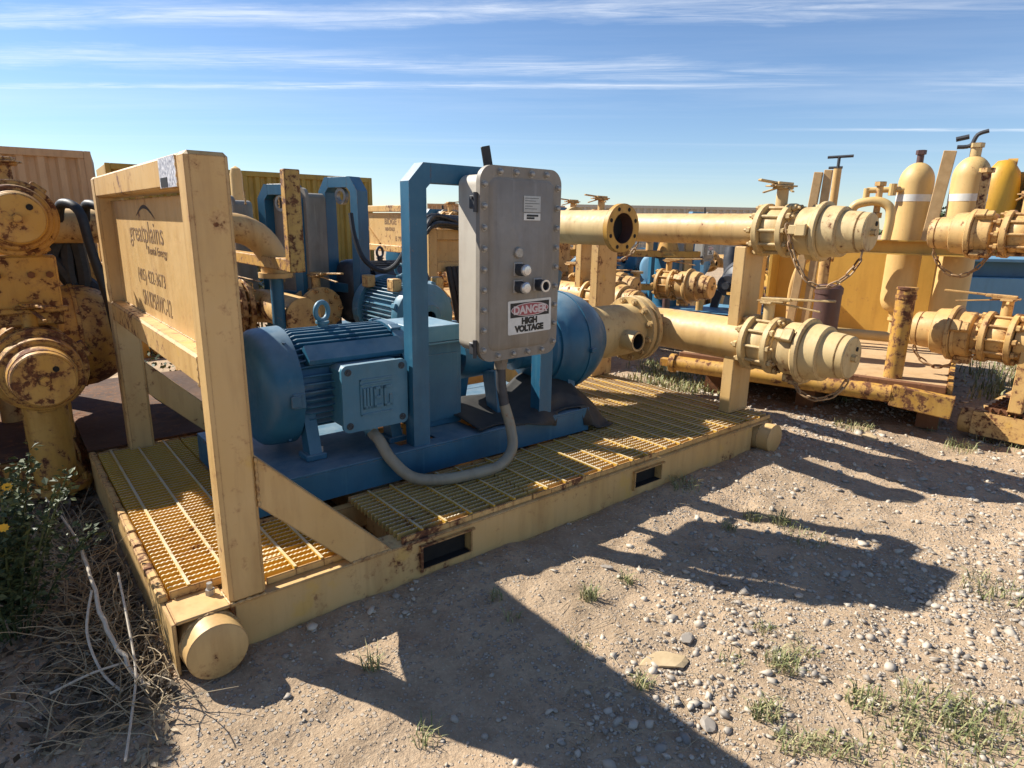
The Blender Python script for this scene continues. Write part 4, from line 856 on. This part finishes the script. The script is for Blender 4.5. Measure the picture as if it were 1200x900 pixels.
pp = thing('vent_pipe', 'pale vertical pipe with rounded top, just right of the near frame post', 'pipe', (2.72, 7.9, 0))
b = MB(); b.lathe((0, 0, 0), (0, 0, 1), [(0, .085), (2.12, .085), (2.20, .065), (2.24, 0)], 20); b.build('vent_tube', PALE, pp)
# ------------------------------------------------------------------ more pump units standing farther back in the yard
def yard_unit(T, rz, words, mats, full=True, bluem=None):
    r = {'skid': place(skid, T, rz, words % 'yellow skid base', mats, ('grating_panel',) if full else FRAME)}
    for src, w in ((base, 'dark blue machine base'), (motor, 'blue electric motor'), (pump, 'round blue pump'), (cb, 'grey control box'), (lo, 'lower pipe'), (up, 'upper pipe'), (v_lo, 'lower valve'), (c_lo, 'lower coupling'), (v_up, 'upper valve')):
        place(src, T, rz, words % w, bluem if src in (base, motor, pump) and bluem else (mats if src in (lo, up, v_lo, v_up, c_lo) else None))
yard_unit((8.6, 6.9), R_(196), '%s of the far unit seen under the long upper pipe', RUSTY2, False)
yard_unit((6.3, 9.6), R_(8), '%s of the farthest unit, past the right side of the control box', RUSTY2, False)
yard_unit((9.2, 4.6), R_(12), '%s of the unit far behind the tan pipe post', RUSTY2, False, {'blue_paint': LBLUE})
yard_unit((12.2, 8.6), R_(186), '%s of a unit far off, right of the blue drum', RUSTY2, False)
yard_unit((8.4, 10.6), R_(4), '%s of a unit far off, left of the blue drum', RUSTY, False, {'blue_paint': LBLUE})
container('pale beige trailer far away under the long upper pipe', (19.0, 17.5), R_(-38), 9.0, 2.3, CREAM)
yard_unit((-2.6, 5.3), R_(6), '%s of the unit behind the rusty left pipes', RUSTY, False)
yard_unit((4.4, 12.0), R_(180), '%s of the dusty unit behind the yellow bracket', RUSTY2, False)
place(pump, (-2.55, 1.95), 0, 'rusty yellow pump casing behind the black hoses, left of the end frame', {'blue_paint': YEL})
place(bt_, (8.9, 5.3), R_(-40), 'light blue steel tank far behind, below the long upper pipe')
place(bt_, (10.8, 3.3), R_(-40), 'light blue steel tank far behind, right of the tan pipe post')
place(v_lo, (5.9, -.55), R_(52), 'rusty yellow valve standing in front of the dark blue drum', RUSTY)
b = MB(); b.box(0, 2.6, 0, .8, -.02, .34, .02); o = b.build('low_skid', CHAR); o.location = (6.1, 3.55, 0); o.rotation_euler = (0, 0, R_(-42)); tag(o, 'low dark skid on the ground between the suction pipe and the blue drum', 'skid')
b = MB(); b.box(.1, 2.4, .1, .7, .3405, .40, .01); b.build('blue_deck', LBLUE, o)
for k in range(5): b = MB(); x = .3 + .45 * k; b.cyl((x, .2, .4), (x, .2, .62 + .08 * (k % 3)), .05, n=14); b.cyl((x, .2, .62 + .08 * (k % 3)), (x, .2, .65 + .08 * (k % 3)), .10, n=18); b.build('stub_flange', (YEL, BROWN, TANR)[k % 3], o)
sb = MB(); sb.beam((0, 0, 1.02), (1.3, 0, .98), .07, .11, .006); o = sb.build('steel_beam', TAN); o.location = (6.75, 2.0, .25); o.rotation_euler = (0, 0, R_(-50)); tag(o, 'tan steel beam lying level behind, right of the tan pipe post', 'beam')
for x in (.1, 1.15): b = MB(); b.box(x, x + .08, -.03, .03, -.26, .95); b.build('beam_leg', TAN, o)
for T, w in (((1.62, 2.42), 'seen under the long upper pipe, left of the blue drum'), ((2.55, 2.05), 'seen under the long upper pipe, against the tan pipe post')):
    place(v_lo, T, R_(10), 'golden valve ' + w, RUSTY2, dz=.06); place(c_lo, T, R_(10), 'golden capped coupling ' + w, RUSTY2, dz=.06)
pk = thing('pipe_rack', 'yellow pipe rack with three posts and two rails, behind the blue drum', 'rack', (5.7, 4.7, 0), R_(-42))
for x in (0, 1.0, 2.1): b = MB(); b.box(x, x + .11, 0, .11, -.01, 1.30, .005); b.build('rack_post', TANR, pk)
for z in (.62, 1.08): b = MB(); b.box(-.1, 2.3, -.071, -.001, z, z + .09, .005); b.build('rack_rail', YEL, pk)
for x, z in ((.35, .711), (.75, .711), (1.45, .711), (.6, 1.171), (1.6, 1.171)):
    b = MB(); b.cyl((x, -.03, z), (x, -.03, z + .14), .05, n=14); b.cyl((x, -.03, z + .14), (x, -.03, z + .17), .09, n=16); b.build('pipe_stub', (TANR, YEL)[int(x * 10) % 2], pk)
rs = thing('riser_pipe', 'rusty yellow vertical riser under the lower capped coupling at the left edge', 'pipe', (-.16, 1.98, 0))
b = MB(); b.cyl((0, 0, -.02), (0, 0, .60), .10, n=24); b.cyl((0, 0, .05), (0, 0, .09), .16, n=28, b=.004); b.build('riser_body', YEL, rs)
for k in range(8): a = R_(45 * k + 20); b = MB(); b.cyl((.135 * math.cos(a), .135 * math.sin(a), .03), (.135 * math.cos(a), .135 * math.sin(a), .125), .014, n=6); b.build('flange_bolt', YEL, rs)
jb = thing('junction_block', 'rusty yellow box section between the two capped couplings at the left edge', 'support', (-.16, 2.12, 0))
b = MB(); b.box(-.30, .16, -.02, .07, .93, 1.30, .01); b.build('box_section', YEL, jb)
b = MB(); b.box(-.32, .18, -.05, .0, 1.0, 1.03, .004); b.build('ledge', YEL, jb)
for x in (-.24, -.1, .04, .12): b = MB(); b.cyl((x, -.02, 1.20), (x, -.045, 1.20), .018, n=6); b.build('block_bolt', RUST, jb)
for u, v_, z0, z1, w in ((1.25, 1.72, 1.414, 1.95, .05), (2.06, 1.74, 1.414, 2.05, .06)):
    b = MB(); b.cyl((u, v_, z0), (u, v_, z1), w * .6, n=14); b.cyl((u, v_, z1 - .04), (u, v_, z1), w, n=8); b.cyl((u, v_, z0 + .2), (u, v_, z0 + .25), w, n=14); b.build('vent_stack', TANR, tk)
b = MB(); b.path(smooth([(.62, 1.62, .39), (.60, 1.60, .9), (.70, 1.60, 1.2), (.95, 1.62, 1.22)], 6), .035, 12); b.build('bent_pipe', TANR, tk)
b = MB(); b.cyl((.3, .75, .60), (2.0, .9, .60), .045, n=14); b.build('deck_pipe', PALE, tk)
# ------------------------------------------------------------------ loose stones, grass, weeds
def ico():
    bm = bmesh.new(); bmesh.ops.create_icosphere(bm, subdivisions=1, radius=1); v = np.array([p.co[:] for p in bm.verts]); f = np.array([[q.index for q in x.verts] for x in bm.faces]); bm.free(); return v, f
ICV, ICF = ico()
def scatter_stones(n, xr, yr, mean, sig, dens, seed, mx=.04):
    r = np.random.default_rng(seed); X = r.uniform(*xr, n * 3); Y = r.uniform(*yr, n * 3)
    k = r.uniform(0, 1, n * 3) < dens(X, Y); k &= ~((X > -.02) & (X < 3.88) & (Y > .0) & (Y < 1.98)); X, Y = X[k][:n], Y[k][:n]; n = len(X)
    s = np.minimum(np.exp(r.normal(np.log(mean), sig, n)), mx)
    base = ICV[None] * (1 + np.clip(r.normal(0, .32, (n, 12, 1)), -.55, .6)) * s[:, None, None] * r.uniform(.65, 1.3, (n, 1, 3)) * np.array([1, 1, .62])
    a = r.uniform(0, 2 * np.pi, n); c, q = np.cos(a)[:, None], np.sin(a)[:, None]; tx = r.normal(0, .25, n)[:, None]
    x = base[..., 0] * c - base[..., 1] * q; y = base[..., 0] * q + base[..., 1] * c; z = base[..., 2] + x * tx
    V = np.stack([x + X[:, None], y + Y[:, None], z + (ground_z(X, Y) + s * .22)[:, None]], -1).reshape(-1, 3)
    F = (ICF[None] + (np.arange(n) * 12)[:, None, None]).reshape(-1, 3); return V, F
def fast_mesh(name, V, F, mat):
    me = bpy.data.meshes.new(name); k = F.shape[1]; me.vertices.add(len(V)); me.vertices.foreach_set('co', V.astype(np.float32).ravel())
    me.loops.add(F.size); me.loops.foreach_set('vertex_index', F.astype(np.int32).ravel()); me.polygons.add(len(F)); me.polygons.foreach_set('loop_start', np.arange(0, F.size, k, dtype=np.int32))
    me.update(calc_edges=True); me.materials.append(mat); return me
def zone(X, Y):
    p = fbm(X * 1.6, Y * 1.6, 40, 3); d = np.clip((p - .40) * 5, .06, 1)
    g = np.exp(-(((X - 2.75) / .9) ** 2 + ((Y + 1.55) / .45) ** 2)) + .9 * np.exp(-(((X - 1.35) / .55) ** 2 + ((Y + 1.15) / .28) ** 2)) + .6 * np.exp(-(((X - 4.2) / .5) ** 2 + ((Y - .1) / .5) ** 2)) + .5 * np.exp(-(((X - 2.1) / .8) ** 2 + ((Y + .9) / .25) ** 2))
    return np.clip(.30 * d + g, 0, 1)
A = scatter_stones(14000, (-1.0, 6.0), (-2.3, 1.5), .0052, .60, zone, 11, .020)
B = scatter_stones(1250, (.2, 5.0), (-2.2, .2), .0100, .36, lambda X, Y: np.clip(zone(X, Y) - .25, 0, 1), 12, .026)
D_ = scatter_stones(26000, (-.6, 4.6), (-2.1, .3), .0026, .35, lambda X, Y: np.clip(zone(X, Y) + .25, 0, 1), 17, .006)
C_ = scatter_stones(7000, (3.9, 11.0), (-2.5, 6.0), .012, .4, lambda X, Y: .5 + 0 * X, 13, .03)
V = np.r_[A[0], B[0], C_[0], D_[0]]; F = np.r_[A[1], B[1] + len(A[0]), C_[1] + len(A[0]) + len(B[0]), D_[1] + len(A[0]) + len(B[0]) + len(C_[0])]
o = put('gravel', fast_mesh('gravel', V, F, STONE)); stuff(o)
def rock(label, x, y, r, sq, rz, mat, name='stone', seed=1):
    rr = np.random.default_rng(seed); bm = bmesh.new(); bmesh.ops.create_icosphere(bm, subdivisions=2, radius=1)
    for v in bm.verts:
        p = np.array(v.co); k = 1 + .55 * (fbm(p[0] * 1.7 + seed * 3, p[1] * 1.7 + p[2] * 2.3, seed, 3) - .47) * 2; v.co = Vector(p * k); v.co.z = max(min(v.co.z, .55 + .25 * v.co.x), -.6)
    me = bpy.data.meshes.new(name); bm.to_mesh(me); bm.free(); me.materials.append(mat); o = put(name, me); o.scale = (r, r * sq[0], r * sq[1]); o.rotation_euler = (.03, -.04, rz); o.location = (x, y, float(ground_z(x, y)) + r * sq[1] * .45)
    return tag(o, label, 'stone')
rock('flat tan stone slab lying among white gravel, front middle', 1.40, -.945, .085, (.55, .20), R_(-35), SLAB, 'flat_stone', 3)
rock('small pale flat stone in the shadow below the right fork pocket', 1.69, -.40, .035, (.4, .25), R_(-70), STONE, 'stone', 5)
rock('tan flat stone behind, on the lit gravel past the skid end', 4.62, -.36, .075, (.7, .25), R_(10), SLAB, 'stone', 8)
rock('grey stone beside the grass tuft in the front middle gravel', 1.56, -.93, .032, (.8, .6), .4, STONE, 'stone', 9)
rock('bluish white stone largest of the front gravel heap', 1.27, -1.22, .034, (.75, .6), 1.2, STONE, 'stone', 14)
def cam_ray(px, py): return _f + _r * ((px - 600) / 742.0) - _u * ((py - 450) / 742.0)
def gpt(px, py, z=0.0):
    d = cam_ray(px, py); t = (z - 1.5093) / d.z; return Vector((-.3101, -2.1111, 1.5093)) + d * t
def blades(cx, cy, n, spread, h, rg, lean=.5, w=.0024, z0=None):
    V = []; F = []
    for _ in range(n):
        a = rg.uniform(0, 6.283); rr = spread * math.sqrt(rg.uniform()); x, y = cx + rr * math.cos(a), cy + rr * math.sin(a); z = (float(ground_z(x, y)) - .006) if z0 is None else z0
        L = h * rg.uniform(.45, 1.15); b = rg.uniform(0, 6.283); le = lean * rg.uniform(.2, 1.2); d = Vector((math.cos(b), math.sin(b), 0)); s = Vector((-d.y, d.x, 0)) * w * rg.uniform(.6, 1.3)
        p0 = Vector((x, y, z)); p1 = p0 + d * L * le * .35 + Vector((0, 0, L * .6)); p2 = p0 + d * L * le + Vector((0, 0, L * (1 - le * .35)))
        i = len(V); V += [p0 - s, p0 + s, p1 + s * .8, p1 - s * .8, p2]; F += [(i, i + 1, i + 2, i + 3), (i + 3, i + 2, i + 4)]
    return V, F
rg = np.random.default_rng(5); m = MB()
TUFTS = [(437, 778, 34, .035, .085), (500, 855, 26, .05, .06), (583, 700, 22, .03, .06), (690, 697, 46, .035, .075), (735, 678, 26, .03, .06), (680, 750, 22, .05, .04), (855, 612, 26, .04, .07), (915, 608, 60, .06, .085), (882, 602, 36, .05, .08),
         (945, 624, 60, .11, .05), (800, 572, 60, .10, .08), (1165, 693, 60, .13, .075), (918, 775, 90, .06, .075), (897, 832, 70, .05, .065), (945, 760, 26, .05, .06), (1015, 822, 80, .06, .06), (895, 735, 24, .04, .05),
         (1095, 835, 120, .12, .075), (1140, 850, 90, .12, .065), (1065, 858, 60, .06, .06), (972, 872, 70, .06, .06), (927, 868, 50, .05, .055), (1150, 890, 80, .14, .065), (1190, 850, 50, .10, .06), (755, 795, 40, .035, .06), (600, 722, 14, .03, .05),
         (1000, 500, 80, .16, .09), (1127, 522, 60, .12, .10), (985, 470, 36, .1, .1), (1090, 500, 14, .06, .14), (1180, 520, 40, .2, .08), (1040, 890, 60, .1, .05), (860, 770, 20, .06, .04)]
for px, py, n, sp, h in TUFTS:
    p = gpt(px, py); V, F = blades(p.x, p.y, int(n * 1.35), sp, h, rg, .9); m.add(V, F)
for _ in range(150):
    p = gpt(rg.uniform(740, 860), rg.uniform(425, 462)); V, F = blades(p.x, p.y, 11, .12, .10, rg, .6, .006); m.add(V, F)
for _ in range(60):
    p = gpt(rg.uniform(1140, 1230), rg.uniform(420, 470)); V, F = blades(p.x, p.y, 10, .15, .16, rg, .6, .006); m.add(V, F)
stuff(m.build('grass', GRASS, None, 0, False))
# dry stalks and litter beside the left end of the skid
m = MB(); rg = np.random.default_rng(9)
for _ in range(700):
    y = rg.uniform(-.15, 1.5); x = -.055 - abs(rg.normal(0, .13)) - .06 * (y > .6); z = float(ground_z(x, y)); L = rg.uniform(.05, .26); a = rg.uniform(0, 6.283); el = rg.uniform(.02, .9)
    d = Vector((math.cos(a) * math.cos(el), math.sin(a) * math.cos(el), math.sin(el))); p = Vector((x, y, z)); 
    m.path([p, p + d * L * .5 + Vector((0, 0, .02 * rg.uniform())), p + d * L + Vector((rg.normal(0, .02), rg.normal(0, .02), -.01))], [.0022, .0018, .0008], 4, False)
for _ in range(900):
    x, y = -.06 - abs(rg.normal(0, .2)), rg.uniform(-.35, 1.5); z = float(ground_z(x, y)) + .008; a = rg.uniform(0, 6.283); s = rg.uniform(.008, .022); d = Vector((math.cos(a), math.sin(a), rg.normal(0, .3))) * s; w = Vector((-d.y, d.x, rg.normal(0, .008))) * .35; p = Vector((x, y, z)); m.add([p - d, p + w, p + d, p - w], [(0, 1, 2, 3)])
for _ in range(400):
    p = gpt(rg.uniform(650, 1200), rg.uniform(560, 890)); a = rg.uniform(0, 6.283); L = rg.uniform(.02, .09); z = float(ground_z(p.x, p.y)) + .006; d = Vector((math.cos(a), math.sin(a), rg.normal(0, .05))) * L
    m.path([(p.x, p.y, z), (p.x + d.x * .5, p.y + d.y * .5, z + .006), (p.x + d.x, p.y + d.y, z + .002)], .0011, 3, False)
for _ in range(90):
    y = rg.uniform(-.1, 1.3); x = -.07 - abs(rg.normal(0, .10)); p = Vector((x, y, float(ground_z(x, y)) + rg.uniform(0, .08))); a = rg.uniform(0, 6.283); P = [p]
    for k in range(6): a += rg.normal(0, .5); p = p + Vector((math.cos(a), math.sin(a), rg.normal(.12, .35))) * rg.uniform(.03, .07); p.x = min(p.x, -.03); p.z = max(p.z, .005); P.append(p)
    m.path(smooth(P, 2), .0017, 4, False)
stuff(m.build('dry_stalks', STRAW, None, 0, False))
m = MB(); rg = np.random.default_rng(77)
for _ in range(3200):
    x, y = -.02 - abs(rg.normal(0, .22)), rg.uniform(-.1, 1.95); z = float(ground_z(x, y)) + rg.uniform(.002, .03); a = rg.uniform(0, 6.283); q = rg.uniform(.008, .026); d = Vector((math.cos(a), math.sin(a), rg.normal(0, .5))) * q; w = Vector((-d.y, d.x, rg.normal(0, .012))) * .4; c0 = Vector((x, y, z)); m.add([c0 - d, c0 + w, c0 + d, c0 - w], [(0, 1, 2, 3)])
stuff(m.build('leaf_litter', LITTER, None, 0, False))
bt = thing('dead_branch', 'long pale forked dead branch lying in the weeds beside the skid corner', 'branch')
rg = np.random.default_rng(33)
WB = simple('bleached_wood', (.60, .52, .40), (.45, .37, .27), .8, 60, .2)
b = MB(); b.path([q + Vector(rg.normal(0, .004, 3)) for q in smooth([(-.25, .90, .40), (-.215, .76, .36), (-.18, .60, .30), (-.17, .40, .20), (-.155, .22, .125), (-.125, .08, .06), (-.09, -.03, .03)], 4)], [.0025 + .0050 * min(1, k / 14) for k in range(25)], 7); b.build('limb', WB, bt)
b = MB(); b.path(smooth([(-.175, .40, .20), (-.215, .25, .13), (-.20, .10, .06), (-.16, .0, .03)], 6), .0045, 6); b.build('twig', WB, bt)
b = MB(); b.path(smooth([(-.09, .38, .25), (-.10, .20, .16), (-.115, .02, .07), (-.16, -.15, .03), (-.20, -.30, .02)], 6), .0042, 6); b.build('twig', WB, bt)
b = MB(); b.path(smooth([(-.34, .10, .05), (-.22, .09, .075), (-.10, .10, .06)], 5), .004, 6); b.build('twig', WB, bt)
# leafy weed with yellow flowers at the left edge
rg = np.random.default_rng(3); wd = thing('flowering_weed', 'bushy green weed with yellow flowers at the left edge, before the rusty pipes', 'weed', (-.42, .62, 0))
st_ = MB(); lf = MB()
for k in range(30):
    a = rg.uniform(0, 6.283); r0 = rg.uniform(.02, .20); top = Vector((math.cos(a) * r0 * 1.7, math.sin(a) * r0 * 1.5, rg.uniform(.38, .70) - r0 * .5)); p0 = Vector((math.cos(a) * r0 * .3, math.sin(a) * r0 * .3, -.02)); mid = p0.lerp(top, .5) + Vector((0, 0, .05))
    P = smooth([p0, mid, top], 6); st_.path(P, .0035, 5, False)
    for q in P[3:]:
        for _ in range(10):
            b_ = rg.uniform(0, 6.283); L = rg.uniform(.016, .036); d = Vector((math.cos(b_), math.sin(b_), rg.uniform(-.5, .8))).normalized() * L; w = d.cross(Vector((rg.normal(), rg.normal(), 1))).normalized() * L * .33; c = q + Vector(rg.normal(0, .022, 3)); n_ = w.cross(d).normalized() * L * .12
            lf.add([c, c + d * .5 + w + n_, c + d, c + d * .5 - w + n_], [(0, 1, 2), (0, 2, 3)])
st_.build('stem', LEAF, wd, 0, False); stuff(lf.build('leaves', LEAF, wd, 0, False))
for px, py, d in ((8, 570, 2.25), (4, 618, 2.15)):
    c = Vector((-.3101, -2.1111, 1.5093)) + cam_ray(px, py) * d - Vector((-.42, .62, 0)); b = MB()
    for k in range(9):
        a = k * .698; dd = Vector((math.cos(a), math.sin(a) * .4 - .3, math.sin(a) * .8)) * .017; w = dd.cross(Vector((0, -1, .3))).normalized() * .006; b.add([c, c + dd * .6 + w, c + dd, c + dd * .6 - w], [(0, 1, 2, 3)])
    b.build('flower', PETAL, wd, 0, False)
# weeds seen through the frames behind
rg = np.random.default_rng(21)
def weed(label, x, y, r, h, n, s=.05):
    t = thing('tall_weed', label, 'weed', (x, y, 0)); l = MB(); q = MB()
    for k in range(9):
        a = rg.uniform(0, 6.283); q.path([(0, 0, -.02), (math.cos(a) * r * .4, math.sin(a) * r * .4, h * .5), (math.cos(a) * r * .8, math.sin(a) * r * .8, h * rg.uniform(.7, 1))], .006, 4, False)
    q.build('stem', LEAF, t, 0, False)
    for _ in range(n):
        p = Vector(rg.normal(0, r * .5, 3)); p.z = h * rg.uniform(.1, 1.0); d = Vector(rg.normal(0, 1, 3)).normalized() * s * rg.uniform(.5, 1.2); w = d.cross(Vector(rg.normal(0, 1, 3))).normalized() * s * .3; l.add([p, p + d * .5 + w, p + d, p + d * .5 - w], [(0, 1, 2, 3)])
    stuff(l.build('leaves', LEAF, t, 0, False)); return t
weed('green weeds growing between the blue stand legs behind the motor', 1.75, 4.3, .45, 1.05, 700)
weed('green weeds behind the yellow bracket, left of the blue stand legs', 1.05, 4.3, .40, 1.0, 600)
# trees far beyond
def tree(label, x, y, H, r, n, s):
    t = thing('tree', label, 'tree', (x, y, 0)); b = MB(); b.path([(0, 0, -.1), (.1, 0, H * .3), (.0, .1, H * .6)], [H * .035, H * .025, H * .012], 8)
    for k in range(6): a = rg.uniform(0, 6.283); b.path([(.05, 0, H * .28), (math.cos(a) * r * .5, math.sin(a) * r * .5, H * .5), (math.cos(a) * r * .8, math.sin(a) * r * .8, H * .75)], [H * .018, H * .012, H * .005], 6)
    b.build('trunk', BARK, t); C = [Vector((rg.normal(0, r * .45), rg.normal(0, r * .45), H * rg.uniform(.35, .92))) for _ in range(16)]; l = MB()
    for _ in range(n):
        c = C[rg.integers(16)]; p = c + Vector(rg.normal(0, 1, 3)).normalized() * r * .38 * rg.uniform(.4, 1) ** .5; d = Vector(rg.normal(0, 1, 3)).normalized() * s; w = d.cross(Vector(rg.normal(0, 1, 3))).normalized() * s * .4; l.add([p, p + d * .5 + w, p + d, p + d * .5 - w], [(0, 1, 2, 3)])
    stuff(l.build('crown', TREEL, t, 0, False)); return t
tree('rounded dark green tree far away between the white banded tanks', 58.0, 10.5, 4.4, 2.1, 1500, .28)
tree('dark green tree seen through the small pipe loop, far away', 56.5, 14.0, 3.6, 2.0, 1500, .28)
tree('low dark tree far beyond, just left of the small pipe loop', 59.0, 18.5, 2.9, 1.9, 1200, .28)
m = MB()
for _ in range(2600):
    a = rg.uniform(R_(2), R_(60)); d = rg.uniform(150, 230); x, y = d * math.cos(a), d * math.sin(a); hh = 2.6 * fbm(a * 40, 0 * a, 3, 3); z = rg.uniform(0, max(.3, hh)); s = rg.uniform(.5, 1.3); e = Vector((rg.normal(), rg.normal(), .3)).normalized() * s; w = e.cross(Vector(rg.normal(0, 1, 3))).normalized() * s * .6; p = Vector((x, y, z)); m.add([p, p + e + w, p + e * 1.5, p + e - w], [(0, 1, 2, 3)])
stuff(m.build('treeline', TREEL, None, 0, False))
